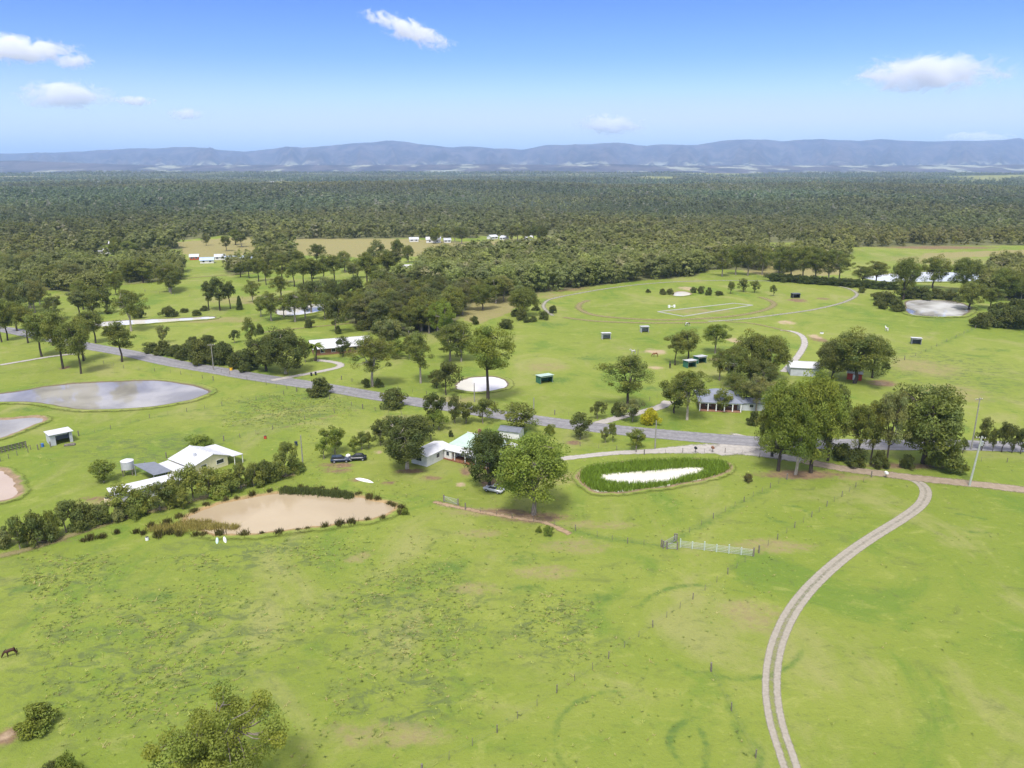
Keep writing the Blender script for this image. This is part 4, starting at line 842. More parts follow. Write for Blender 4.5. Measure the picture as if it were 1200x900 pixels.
def field(x, y, seed, base, octs=4):
    r = np.random.default_rng(seed); out = 0 * x; amp = 1.0
    for o in range(octs):
        for k in range(3):
            a = r.uniform(0, 6.28); out = out + amp * np.sin((x * math.cos(a) + y * math.sin(a)) * base * r.uniform(0.7, 1.4) + r.uniform(0, 6.28)) / 2
        base *= 2.1; amp *= 0.6
    return out
big, hue, tall = field(X, Y, 1, 0.006), field(X, Y, 2, 0.004), field(X, Y, 3, 0.008)
gap = (field(X, Y, 4, 0.011) > 1.75) & (D > 620)
for i in range(NSOLO, len(X)):
    if gap[i] and fr.uniform() < 0.8: continue
    cls = 'a' if D[i] < 520 else ('b' if D[i] < 1300 else 'c')
    V, Q, tt = lib[cls][i % 8]; k = fr.uniform(0.6, 1.25) * (1 + 0.16 * np.clip(tall[i], -1.5, 1.5)) * (1.0 if D[i] < 2500 else 1.2); an = fr.uniform(0, 6.28); ca, sa = math.cos(an) * k, math.sin(an) * k
    W_ = np.column_stack((V[:, 0] * ca - V[:, 1] * sa + X[i], V[:, 0] * sa + V[:, 1] * ca + Y[i], V[:, 2] * k * 1.05 + Zr[i]))
    c = np.array(FCOL[fr.integers(6)]) * fr.uniform(0.76, 1.24) * (1 + 0.13 * np.clip(big[i], -1.8, 1.8)) * np.array((1 + 0.10 * np.clip(hue[i], -1.3, 1.3), 1.0, 1 - 0.10 * np.clip(hue[i], -1.3, 1.3)))
    if fr.uniform() < 0.025: c = np.array((0.30, 0.29, 0.24)) * fr.uniform(0.8, 1.1)
    c = c * (1 + np.array((0.10, 0.13, 0.30)) * min(1.0, max(0.0, (D[i] - 900) / 2500)))  # distant crowns paler and bluer: haze painted into the leaf colour
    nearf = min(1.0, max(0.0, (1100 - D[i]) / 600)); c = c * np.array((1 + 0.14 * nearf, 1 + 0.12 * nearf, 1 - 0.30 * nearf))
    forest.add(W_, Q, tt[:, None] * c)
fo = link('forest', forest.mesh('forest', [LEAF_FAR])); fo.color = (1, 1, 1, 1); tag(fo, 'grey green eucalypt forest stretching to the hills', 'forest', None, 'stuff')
print('trees', NTREE[0], 'solo', NSOLO, 'forest', len(X) - NSOLO)

# ------------------------------------------------------------------ reeds, rushes, tussocks
def blades(P, h, wd, r, lean=0.35, k=5):
    """k upright blades at each point"""
    n = len(P); P = np.repeat(P, k, 0); n *= k; az = r.uniform(0, 6.28, n); hh = np.repeat(h, k) * r.uniform(0.6, 1.15, n) if np.ndim(h) else h * r.uniform(0.6, 1.15, n)
    ww = wd * r.uniform(0.7, 1.3, n); dx = np.stack((np.cos(az), np.sin(az), 0 * az), -1); ln = r.normal(0, lean, (n, 2)) * hh[:, None]
    b = P + np.column_stack((r.normal(0, 1, (n, 2)) * 0.35 * np.repeat(np.broadcast_to(h, (len(P) // k,)), k)[:, None], np.zeros(n)))
    top = b + np.column_stack((ln, hh)); mid = b * 0.5 + top * 0.5; mid[:, :2] -= ln * 0.15
    w3 = dx * ww[:, None]
    V = np.stack((b - w3, b + w3, mid + w3 * 0.8, mid - w3 * 0.8, top + w3 * 0.25, top - w3 * 0.25), 1).reshape(-1, 3)
    q = np.arange(n)[:, None] * 6
    Q = np.concatenate((q + np.array((0, 1, 2, 3)), q + np.array((3, 2, 4, 5))))
    return V, Q
br = np.random.default_rng(33)
def in_poly(x, y, L): return inside(x, y, [tuple(p) for p in L])
hole = outline([(704, 562), (710, 557.5), (735, 555), (770, 552.5), (800, 550), (822, 549.5), (820, 555), (800, 560.5), (775, 566.5), (745, 568.5), (715, 566)])
mn, mx = REED.min(0), REED.max(0); pts = br.uniform(mn, mx, (9000, 2)); pts = pts[in_poly(pts[:, 0], pts[:, 1], offset(REED, 0.1)) & ~in_poly(pts[:, 0], pts[:, 1], offset(hole, 0.6 ))]
V, Q = blades(np.column_stack((pts, np.full(len(pts), 0.02))), br.uniform(0.8, 1.4, len(pts)), 0.06, br, 0.28, 6)
tn = np.repeat(br.normal(1, 0.2, len(V) // 6), 6); tn = np.clip(tn, 0.5, 1.7)
me = fast_mesh('reeds', V, Q, [LEAF], tint=tn[:, None] * np.ones(3)); o = link('reeds', me); o.color = (0.175, 0.265, 0.03, 1); tag(o, 'bright green reeds filling the pond around its white water', 'reeds', None, 'stuff')
# golden rushes at the left tip of the muddy dam and green ones on its far bank
rp = []
for u, v, ru, rv, n in [(205, 621, 34, 5, 320), (232, 617, 26, 6, 260), (262, 619, 22, 3, 120)]:
    for k in range(n): 
        a, q = br.uniform(0, 6.28), math.sqrt(br.uniform()); g = gp(u + ru * q * math.cos(a), v + rv * q * math.sin(a)); rp.append((g.x, g.y, 0.05))
V, Q = blades(np.array(rp), 0.8, 0.04, br, 0.3, 6); me = fast_mesh('rushes', V, Q, [LEAF], tint=np.clip(np.repeat(br.normal(1, 0.25, len(V) // 6), 6), 0.4, 1.8)[:, None] * np.ones(3))
o = link('rushes', me); o.color = (0.30, 0.26, 0.075, 1); tag(o, 'golden green rushes in the shallow left tip of the muddy dam', 'rushes', None, 'stuff')
rp = []
for k in range(900):
    u = br.uniform(330, 412); v = 577.5 + (u - 345) * 0.05 + (0.06 * max(0, u - 375)) + br.normal(0, 1.0); g = gp(u, v); rp.append((g.x, g.y, 0.1))
V, Q = blades(np.array(rp), 1.0, 0.05, br, 0.25, 6); me = fast_mesh('rushes', V, Q, [LEAF], tint=np.clip(np.repeat(br.normal(1, 0.2, len(V) // 6), 6), 0.4, 1.8)[:, None] * np.ones(3))
o = link('rushes', me); o.color = (0.10, 0.125, 0.035, 1); tag(o, 'tall dull green rushes along the far bank of the muddy dam', 'rushes', None, 'stuff')
# single rush clumps dotted round the dam
clump = []
for s in range(4):
    r = np.random.default_rng(70 + s); c0 = np.zeros((30, 3)); c0[:, :2] = r.normal(0, 0.18, (30, 2)); V, Q = blades(c0, 0.75, 0.05, r, 0.3, 4)
    clump.append(fast_mesh('rush_clump', V, Q, [LEAF], tint=np.clip(np.repeat(r.normal(1, 0.25, len(V) // 6), 6), 0.4, 1.8)[:, None] * np.ones(3)))
RIM = smooth_line([gp(*p) for p in [(96, 634), (125, 630), (150, 626), (175, 627), (200, 629), (235, 628), (262, 629), (300, 628.5), (350, 622.5), (410, 614.5), (452, 607), (468, 600), (470, 596), (455, 589), (425, 582), (400, 577), (375, 574), (340, 574), (300, 578.5), (270, 586), (240, 595), (225, 602), (200, 612), (170, 620)]], 1.0)
i = 0.0; k = 0
while i < len(RIM) - 1:
    p = RIM[int(i)]; o = link('rush_clump', clump[k % 4], None, (p[0] + br.normal(0, 0.35), p[1] + br.normal(0, 0.35), 0.12)); sc = br.uniform(0.75, 1.5); o.scale = (sc, sc, sc * br.uniform(0.8, 1.2)); o.rotation_euler = (0, 0, br.uniform(0, 6))
    g = br.uniform(0.7, 1.2); o.color = (0.105 * g, 0.095 * g, 0.03 * g, 1); tag(o, 'dark rush clump dotted along the rim of the muddy dam', 'rush clump', 'rush clumps round the muddy dam'); i += br.uniform(1.3, 3.4); k += 1
# pasture tussocks
N = 90000; a = br.uniform(-0.62, 0.62, N); rr = np.sqrt(br.uniform(60 ** 2, 235 ** 2, N)); tx, ty = rr * np.sin(a), rr * np.cos(a); uu, vv = pxof(tx, ty, 0 * tx)
cl = np.sin(tx * 0.21 + 1.7 * np.sin(ty * 0.09)) * np.cos(ty * 0.17 + 1.3 * np.sin(tx * 0.11)) + 0.5 * np.sin(tx * 0.7) * np.sin(ty * 0.9)
wgt = np.zeros(N)
for e in ROUGH: wgt = np.maximum(wgt, blob(tx, ty, *e))
keep = (br.uniform(size=N) < (0.12 + 0.75 * wgt) * np.clip(0.5 + 0.5 * cl, 0.06, 1)) & ((uu < 905 - (vv - 560) * 0.0) | (br.uniform(size=N) < 0.3))
for L_ in (DAM, REED): keep &= ~in_poly(tx, ty, offset(L_, 3))
tr_pts = smooth_line([gp(*p) for p in [(1048, 557), (1079, 567), (1085, 576), (1080, 590), (1060, 606), (985, 656), (929, 715), (906, 775), (904, 810), (909, 845), (932, 915)]], 2.0)
for q in tr_pts: keep &= np.hypot(tx - q[0], ty - q[1]) > 3.4
keep &= vv > 500 - 60 * (uu < 420)
for box in [(60, 300, 500, 650), (470, 640, 495, 560), (640, 930, 485, 535), (380, 430, 528, 545)]: keep &= ~((uu > box[0]) & (uu < box[1]) & (vv > box[2]) & (vv < box[3]))
keep &= ~((uu < 60) & (vv > 545) & (vv < 595)); keep &= ~((uu < 260) & (vv < 520))
tx, ty, wg = tx[keep], ty[keep], wgt[keep]
hh = br.uniform(0.05, 0.20, len(tx)) * (1 + 0.6 * wg * br.uniform(0, 1, len(tx)))
V, Q = blades(np.column_stack((tx, ty, np.zeros(len(tx)))), hh, 0.06, br, 1.5, 7)
tcol = np.array([(0.20, 0.25, 0.06), (0.33, 0.37, 0.09), (0.17, 0.205, 0.06), (0.36, 0.33, 0.13), (0.20, 0.29, 0.06)])[br.integers(0, 5, len(tx))] * br.uniform(0.8, 1.2, (len(tx), 1))
me = fast_mesh('grass', V, Q, [LEAF], tint=np.repeat(np.repeat(tcol, 7, 0), 6, 0)); o = link('grass', me); o.color = (1, 1, 1, 1); tag(o, 'rough grass tufts scattered through the near pasture', 'grass', None, 'stuff')

# ------------------------------------------------------------------ buildings
def frame(u, v, u2, v2, z=0.0):
    """origin and heading from two pixels on one straight edge"""
    a, b = gp(u, v, z), gp(u2, v2, z); return Vector((a.x, a.y, 0)), math.atan2(b.y - a.y, b.x - a.x), (b - a).length
def window(root, x, y, z, w, h, side, glass=GLASS):
    """side: 'y-' etc., the wall face it sits on"""
    d = {'y-': (0, -1), 'y+': (0, 1), 'x-': (-1, 0), 'x+': (1, 0)}[side]; m = MB(); along_x = d[0] == 0
    for s in (-1, 1):
        m.box((x + (s * w / 2 if along_x else d[0] * 0.03), y + (d[1] * 0.03 if along_x else s * w / 2), z), (0.08, 0.10, h + 0.08) if along_x else (0.10, 0.08, h + 0.08))
        m.box((x + d[0] * 0.03, y + d[1] * 0.03, z + s * h / 2), (w - 0.09, 0.096, 0.08) if along_x else (0.096, w - 0.09, 0.08))
    f = m.build('window', WHITE, root)
    MB().box((x + d[0] * 0.012, y + d[1] * 0.012, z), (w - 0.07, 0.03, h - 0.07) if along_x else (0.03, w - 0.07, h - 0.07)).build('pane', glass, f)
def gable(root, x0, x1, y0, y1, hw, rise, wall, roof, over=0.45, name='roof', yr=None, t=0.1):
    """walls x0..x1, y0..y1, ridge along x"""
    yr = (y0 + y1) / 2 if yr is None else yr
    MB().prism([(y0, 0), (y1, 0), (y1, hw), (yr, hw + rise - 0.02), (y0, hw)], 'x', x0, x1).build('wall', wall, root)
    r = MB(); k0 = rise / (yr - y0); k1 = rise / (y1 - yr); zr = hw + rise + t + 0.03
    r.slab([(x0 - over, yr, zr), (x0 - over, y0 - over, zr - k0 * (yr - y0 + over)), (x1 + over, y0 - over, zr - k0 * (yr - y0 + over)), (x1 + over, yr, zr)], t)
    r.slab([(x0 - over, yr + 0.004, zr), (x1 + over, yr + 0.004, zr), (x1 + over, y1 + over, zr - k1 * (y1 + over - yr)), (x0 - over, y1 + over, zr - k1 * (y1 + over - yr))], t)
    ro = r.build(name, roof, root)
    MB().bar((x0 - over - 0.02, yr, zr + 0.03), (x1 + over + 0.02, yr, zr + 0.03), 0.11, 8).build('ridge_cap', roof, ro)
    return ro
def skillion(root, pts, t, mat, name='roof', posts=(), pm=WHITE, pr_=0.07):
    o = MB().slab(pts, t).build(name, mat, root)
    for x, y, z in posts: MB().box((x, y, z / 2), (pr_ * 2, pr_ * 2, z)).build('post', pm, root)
    return o

# cream house, left: ridge runs from (222,522) to (250,532) in the photograph
ra, rb = gp(222, 522, 3.9), gp(250, 532, 3.9); hd = math.atan2(rb.y - ra.y, rb.x - ra.x); LA = (rb - ra).length
A = tag(empty('house', (ra.x, ra.y, 0), hd), 'cream gabled house with broad white iron roof behind the long hedge', 'house')
hwid = 5.2; gable(A, 0.4, LA - 0.4, -hwid, 3.7, 2.35, 1.4, CREAM, WHITE_IRON, 0.4, yr=0.0)
window(A, LA - 0.4, 1.7, 1.5, 1.9, 1.0, 'x+'); window(A, LA - 0.4, -2.4, 1.5, 1.4, 1.0, 'x+'); window(A, LA * 0.55, -hwid, 1.35, 1.6, 1.1, 'y-')
skillion(A, [(0.2, -hwid - 0.45, 2.08), (0.2, -hwid - 4.0, 1.95), (LA, -hwid - 4.0, 1.95), (LA, -hwid - 0.45, 2.08)], 0.08, WHITE_IRON, 'veranda_roof', [(0.4, -hwid - 3.8, 1.87), (LA / 2, -hwid - 3.8, 1.87), (LA - 0.3, -hwid - 3.8, 1.87)])
skillion(A, [(-0.4, 4.0, 2.35), (LA + 1.2, 4.0, 2.35), (LA + 1.2, 6.8, 2.1), (-0.4, 6.8, 2.1)], 0.08, WHITE_IRON, 'side_roof', [(0, 6.6, 2.0), (LA / 2, 6.6, 2.0), (LA + 1.0, 6.6, 2.0), (LA + 1.0, 4.5, 2.15)])
MB().box((LA * 0.6, -2.2, 3.6), (0.5, 0.5, 0.9)).build('flue', GALV, A)
# dark iron carport and long white shed roof beside it
ga, gb, gc, gd = [gp(u, v, 2.5) for u, v in ((156, 545), (181, 542), (202, 551), (180, 556))]
o_ = empty('carport', ((ga.x + gc.x) / 2, (ga.y + gc.y) / 2, 0)); tag(o_, 'open carport with flat dark grey iron roof between tank and cream house', 'carport')
lp = [(g.x - o_.location.x, g.y - o_.location.y, 2.5 + z) for g, z in ((gd, -.15), (gc, -.15), (gb, .2), (ga, .2))]
skillion(o_, lp, 0.1, GREY_IRON, 'roof', [(q[0] * 0.93, q[1] * 0.93, q[2] - 0.14) for q in lp], STEEL)
la, lb = gp(125, 573, 2.6), gp(212, 552, 2.9); hd2 = math.atan2(lb.y - la.y, lb.x - la.x); LL = (lb - la).length
B_ = tag(empty('shed', (la.x, la.y, 0), hd2), 'long low shed with plain white iron roof behind the hedge', 'shed')
MB().prism([(-3.3, 0), (-0.2, 0), (-0.2, 2.55), (-3.3, 2.3)], 'x', 0.3, LL - 0.3).build('wall', GALV, B_)
MB().slab([(0, -3.7, 2.40), (LL, -3.7, 2.40), (LL, 0.2, 2.72), (0, 0.2, 2.72)], 0.09).build('roof', WHITE_IRON, B_)
MB().box((LL * 0.3, -3.31, 1.1), (2.4, 0.06, 2.1)).build('door', GREY_IRON, B_)
# tank on a stand
p = gp(151, 556); Tk = tag(empty('water_tank', p, 0.3), 'pale round water tank on a timber stand left of the grey carport', 'water tank')
m = MB().bar((0, 0, 1.5), (0, 0, 3.3), 1.35, 20); m.build('tank', GALV, Tk); MB().bar((0, 0, 3.3), (0, 0, 3.75), 1.4, 20, 0.25).build('lid', WHITE_IRON, Tk)
for sx in (-1, 1):
    for sy in (-1, 1): MB().box((sx * 0.95, sy * 0.95, 0.7), (0.18, 0.18, 1.4)).build('leg', TIMBER, Tk)
MB().box((0, 0, 1.45), (2.5, 2.5, 0.1)).build('platform', TIMBER, Tk)
# grey open shed
p0, hd3, L3 = frame(60, 523, 86, 517.5); Sh = tag(empty('farm_shed', p0, hd3), 'pale grey iron shed with dark open front beside the stock yard', 'shed')
Wd = 4.2; k = 2.7
MB().box((L3 * 0.12, 0.05, k / 2), (L3 * 0.24, 0.1, k)).box((L3 * 0.93, 0.05, k / 2), (L3 * 0.14, 0.1, k)).box((L3 / 2, 0.05, k - 0.16), (L3 * 0.615, 0.09, 0.3)).box((0.05, Wd / 2 + 0.05, k / 2), (0.1, Wd - 0.1, k)).box((L3 - 0.05, Wd / 2 + 0.05, k / 2), (0.1, Wd - 0.1, k)).box((L3 / 2, Wd + 0.05, k / 2), (L3, 0.1, k)).build('wall', GALV, Sh)
MB().slab([(-0.3, -0.4, k + 0.18), (L3 + 0.3, -0.4, k + 0.18), (L3 + 0.3, Wd + 0.4, k + 0.02 + 0.02), (-0.3, Wd + 0.4, k + 0.04)], 0.07).build('roof', WHITE_IRON, Sh)
p = gp(51, 523); tag(MB().bar((p.x, p.y - 0.3, 0), (p.x, p.y - 0.3, 0.85), 0.32, 12).build('drum', BLUE), 'blue drum standing at the left corner of the pale grey shed', 'drum')
p = gp(85, 520); tag(MB().box((p.x, p.y - 1.2, 0.2), (2.4, 1.1, 0.3), 0.3).box((p.x + 0.3, p.y - 1.1, 0.42), (1.5, 0.7, 0.14), 0.5).build('timber_stack', TIMBER), 'low stack of old timber before the open front of the pale grey shed', 'timber')

# white weatherboard house, centre
po = gp(521, 537); ang = math.radians(-33); Dn = tag(empty('farmhouse', po, ang), 'white weatherboard farmhouse with pale green and white roof and posted porch', 'house')
a2 = 1
MB().box((7.5, 6.5, 1.45), (15, 8, 2.9)).build('wall', WHITE_BOARD, Dn)
r = MB(); r.slab([(-0.4, 2.2, 2.95), (15.4, 2.2, 2.95), (13, 6.5, 4.9), (2.0, 6.5, 4.9)], 0.1); r.build('roof', GREEN_IRON, Dn)
r = MB(); r.slab([(15.4, 2.2, 2.948), (15.4, 10.9, 2.948), (13, 6.505, 4.9)], 0.1); r.slab([(15.4, 10.9, 2.95), (-0.4, 10.9, 2.95), (2.0, 6.505, 4.9), (13, 6.505, 4.9)], 0.1); r.slab([(-0.4, 10.9, 2.947), (-0.4, 2.2, 2.947), (2.0, 6.5, 4.9)], 0.1); r.build('roof', WHITE_IRON, Dn)
MB().bar((2.0, 6.5, 4.97), (13, 6.5, 4.97), 0.13, 8).build('ridge_cap', WHITE_IRON, Dn)
skillion(Dn, [(-0.2, -0.5, 2.45), (15.2, -0.5, 2.45), (15.2, 2.35, 2.88), (-0.2, 2.35, 2.88)], 0.08, WHITE_IRON, 'porch_roof', [(x, -0.25, 2.36) for x in (3.2, 6.2, 9.2, 12.2, 15.0)])
MB().box((7.6, 0.95, 0.15), (15, 3.1, 0.3)).build('porch_floor', RUST, Dn)
MB().box((1.2, 1.1, 1.2), (2.2, 2.7, 2.35)).build('wall', WHITE_BOARD, Dn)
window(Dn, 1.2, -0.25, 1.5, 0.9, 1.1, 'y-'); window(Dn, 5.0, 2.5, 1.6, 1.3, 1.2, 'y-'); window(Dn, 11.5, 2.5, 1.6, 1.3, 1.2, 'y-'); MB().box((8.0, 2.47, 1.35), (0.95, 0.06, 2.1)).build('door', BRICK, Dn)
MB().box((4.3, 8.3, 5.0), (0.6, 0.6, 1.3)).build('chimney', BRICK, Dn)
wx = -1.0
wl_ = MB().prism([(-4.6, 0), (0, 0), (0, 2.6), (-2.3, 3.05), (-4.6, 2.6)], 'y', -6.5, 2.0); wl_.build('wall', WHITE_BOARD, Dn)
r = MB(); r.slab([(-5.0, -6.9, 2.62), (-2.3, -6.9, 3.18), (-2.3, 2.4, 3.18), (-5.0, 2.4, 2.62)], 0.08); r.slab([(-2.296, -6.9, 3.18), (0.4, -6.9, 2.62), (0.4, 2.4, 2.62), (-2.296, 2.4, 3.18)], 0.08); r.build('roof', WHITE_IRON, Dn)
window(Dn, 0.0, -2.5, 1.55, 1.2, 1.1, 'x+'); window(Dn, -2.3, -6.5, 1.55, 1.6, 1.1, 'y-')
p = gp(598, 511); S2 = tag(empty('shed', p, math.radians(-20)), 'grey roofed outbuilding right behind the white farmhouse, half hidden by the big gum', 'shed'); gable(S2, -2.4, 3.0, -1.8, 1.8, 1.9, 0.5, WHITE_BOARD, GREY_IRON, 0.3)

# long pale roofed house beyond the road
pa, pb = gp(368, 399, 4.4), gp(430, 394, 4.4); hdE = math.atan2(pb.y - pa.y, pb.x - pa.x); LE = (pb - pa).length
E_ = tag(empty('house', (pa.x, pa.y, 0), hdE), 'long low brown brick house with pale iron roof beyond the road behind the palm', 'house')
gable(E_, -1.0, LE, -6.0, 4.5, 2.7, 1.7, BRICK, WHITE_IRON, 0.9, yr=0.0)
for x in np.linspace(2, LE - 2, 5): window(E_, x, -6.0, 1.5, 1.5, 1.2, 'y-')
# blue roofed house
pf, hdF, LF = frame(820, 482, 868, 484); Fh = tag(empty('house', pf, hdF), 'house with blue grey hipped roof and white veranda posts under the gums', 'house')
WF = 9.5; LF = max(LF, 11.0)
MB().box((LF / 2, WF / 2 + 2.2, 1.35), (LF - 0.5, WF - 1.5, 2.7)).build('wall', BRICK, Fh)
e0, e1, z0, z1 = -0.6, LF + 0.6, 2.72, 5.2; y0, y1 = 0.0, WF + 2.4; ym = (y0 + y1) / 2; xa, xb = 4.6, LF - 4.6
if xb < xa + 0.8: xa, xb = LF / 2 - 0.4, LF / 2 + 0.4
MB().slab([(e0, y0, z0), (e1, y0, z0), (xb, ym, z1), (xa, ym, z1)], 0.1).slab([(e1, y0 + .003, z0), (e1, y1, z0), (xb, ym + .004, z1)], 0.1).slab([(e1, y1, z0), (e0, y1, z0), (xa, ym + .004, z1), (xb, ym + .004, z1)], 0.1).slab([(e0, y1, z0), (e0, y0 + .003, z0), (xa, ym + .004, z1)], 0.1).build('roof', BLUE_IRON, Fh)
for x in np.linspace(0, LF, 6): MB().box((x, 0.35, 1.3), (0.26, 0.26, 2.6)).build('veranda_post', WHITE, Fh)
MB().box((LF / 2, 0.32, 2.46), (LF, 0.16, 0.3)).build('fascia', WHITE, Fh); MB().box((LF / 2, 1.5, 0.1), (LF, 2.8, 0.2)).build('porch_floor', BRICK, Fh)
for x in (2.5, LF - 2.5): window(Fh, x, 2.95, 1.45, 1.5, 1.3, 'y-')
pf2 = gp(878, 478); F2 = tag(empty('shed', pf2, hdF + 0.05), 'pale iron outbuilding at the right of the blue roofed house, screened by leaves', 'shed'); gable(F2, -3.8, 3.8, -2.6, 2.6, 2.2, 0.8, GALV, BLUE_IRON, 0.3); window(F2, 0, -2.6, 1.4, 1.2, 1.0, 'y-')
pg, hdG, LG = frame(926, 440, 962, 441); G_ = tag(empty('shed', pg, hdG - 0.1), 'big shed with flat white roof at the end of the gravel drive behind the clump', 'shed'); gable(G_, 0, LG, 0, 9, 2.8, 0.9, GALV, WHITE_IRON, 0.4)
pr2 = gp(1001, 444); R_ = tag(empty('shed', pr2, math.radians(-25)), 'small shed with red wall and white front under the broad dark gum', 'shed'); gable(R_, -2.2, 2.2, -1.6, 1.6, 2.2, 0.7, RED, GALV, 0.25); MB().box((0.3, -1.63, 0.95), (1.6, 0.06, 1.8)).build('door', WHITE, R_)

# horse shelters
def shelter(u, v, w, d, hd, wall, roof, label, h=2.3):
    p = gp(u, v); o = tag(empty('horse_shelter', p, hd), label, 'shelter', None); t_ = 0.08
    MB().box((-w / 2 + t_ / 2, 0, h / 2), (t_, d, h)).box((w / 2 - t_ / 2, 0, h / 2), (t_, d, h)).box((0, d / 2 - t_ / 2, h / 2), (w - 2 * t_ - 0.004, t_, h)).build('wall', wall, o)
    MB().slab([(-w / 2 - 0.25, -d / 2 - 0.35, h + 0.32), (w / 2 + 0.25, -d / 2 - 0.35, h + 0.32), (w / 2 + 0.25, d / 2 + 0.2, h + 0.09), (-w / 2 - 0.25, d / 2 + 0.2, h + 0.09)], 0.07).build('roof', roof, o)
    for s in (-1, 1): MB().box((s * (w / 2 - 0.14), -d / 2 + 0.07, h / 2 + 0.03), (0.1, 0.1, h + 0.06)).build('post', STEEL, o)
    MB().box((0, -d / 2 + 0.03, h - 0.15), (w - 0.1, 0.05, 0.3)).build('fascia', roof, o)
    return o
shelter(638, 448, 4.6, 3.0, math.radians(28), DKGREEN, GREEN_IRON, 'dark green horse shelter with open front alone in the paddock right of the white pond')
shelter(710, 397, 3.3, 2.6, 0.1, GALV, WHITE_IRON, 'pale grey horse shelter in the middle of the paddock, left of its twin')
shelter(755, 389, 3.2, 2.6, 0.1, GALV, WHITE_IRON, 'pale grey horse shelter nearest the oval track')
shelter(808, 430, 3.6, 2.8, math.radians(25), DKGREEN, WHITE_IRON, 'front green horse shelter of the adjoining pair under the gums')
shelter(820, 425, 3.6, 2.8, math.radians(25), DKGREEN, GALV, 'rear green horse shelter of the adjoining pair under the gums')
shelter(932, 349, 4.0, 2.8, 0.1, DARK, GREY_IRON, 'dark horse shelter standing inside the right end of the oval track')
shelter(1073, 403, 3.4, 2.6, -0.3, GREY_IRON, WHITE_IRON, 'grey horse shelter with white roof in the right paddock')
shelter(856, 434, 3.0, 2.6, 0.3, DARK, WHITE_IRON, 'dark little shelter half hidden by leaves behind the blue roofed house')

# distant houses
def far_house(u, v, w, wall, roof, label, hd=0.1, d=7, h=2.3, rise=1.5):
    p = gp(u, v); o = tag(empty('house', p, hd), label, 'house'); gable(o, -w / 2, w / 2, -d / 2, d / 2, h, rise, wall, roof, 0.5)
    for x in (-w / 4, w / 4): window(o, x, -d / 2, 1.5, 1.6, 1.2, 'y-')
far_house(127, 297, 13, WHITE_BOARD, WHITE_IRON, 'white house in a gap of the timber at the far left')
far_house(135, 288, 9, WHITE_BOARD, WHITE_IRON, 'smaller white roof just behind the white house in the timber', 0.4)
far_house(281, 306, 19, WHITE_BOARD, LT_BLUE_IRON, 'distant house with pale blue roof at the edge of the middle paddocks', 0.15)
far_house(243, 308, 9, WHITE_BOARD, LT_BLUE_IRON, 'small blue roofed shed left of the distant pale blue roof', 0.3)
far_house(258, 304, 7, WHITE_BOARD, GALV, 'tiny grey shed between the two pale blue roofs', 0.3)
far_house(228, 304, 6, RED, GALV, 'tiny red shed left of the distant blue roofs', 0.3)
far_house(235, 269, 14, WHITE_BOARD, GALV, 'white cottage high up in the left timber', 0.1)
far_house(207, 268, 7, WHITE_BOARD, WHITE_IRON, 'small white building left of the white cottage in the timber', 0.1)
far_house(5, 272, 14, WHITE_BOARD, WHITE_IRON, 'white house at the left edge deep in the timber', 0.1)
far_house(19, 271, 9, WHITE_BOARD, WHITE_IRON, 'second white roof near the left edge deep in the timber', 0.3)
far_house(508, 284, 13, WHITE_BOARD, WHITE_IRON, 'large white farm building on the pale field beyond the gums', 0.1, 9, 3.0, 1.8)
far_house(485, 283, 8, WHITE_BOARD, GALV, 'grey white farm building left of the large one on the pale field', 0.2)
far_house(524, 284, 6, WHITE_BOARD, GALV, 'small shed right of the large white farm building', 0.2)
far_house(577, 280, 8, WHITE_BOARD, GALV, 'grey roof at the left of three at the far right of the pale field', 0.7)
far_house(591, 281, 6, WHITE_BOARD, GALV, 'middle and smallest roof of three at the far right of the pale field', -0.5)
far_house(619, 281, 7, WHITE_BOARD, WHITE_IRON, 'rightmost white roof of three at the far right of the pale field', 0.25)
far_house(472, 338, 16, WHITE_BOARD, GALV, 'pale house among the trees in the middle of the left timber', 0.2)
far_house(499, 333, 10, CREAM, GALV, 'cream shed right of the pale house among the trees', 0.2)
far_house(480, 317, 8, WHITE_BOARD, WHITE_IRON, 'little white roof above the pale house among the trees', 0.1)
far_house(1081, 281, 9, WHITE_BOARD, LT_BLUE_IRON, 'single pale roof in the timber beyond the right field', 0.1)
p = gp(462, 390); o = tag(empty('hut', p, 0.6), 'tiny white steep roofed hut at the edge of the dense scrub', 'hut'); gable(o, -1.3, 1.3, -1.1, 1.1, 0.7, 1.5, WHITE, WHITE, 0.2); MB().box((0, -1.12, 0.42), (0.7, 0.05, 0.8)).build('door', GLASS, o)

far_house(72, 212.5, 22, WHITE_BOARD, WHITE_IRON, 'far white roof beyond the forest crest at the left', 0.1, 14, 4, 2.5)
far_house(320, 215, 26, WHITE_BOARD, WHITE_IRON, 'far white shed on the clearing in the forest left of centre', 0.1, 14, 5, 2.5)
far_house(1002, 215, 20, CREAM, WHITE_IRON, 'far pale roof at the near edge of the far right clearing', 0.1, 14, 4, 2.5)
far_house(733, 209, 30, WHITE_BOARD, WHITE_IRON, 'far white roof on the clearing beyond the forest right of centre', 0.1, 16, 5, 3)

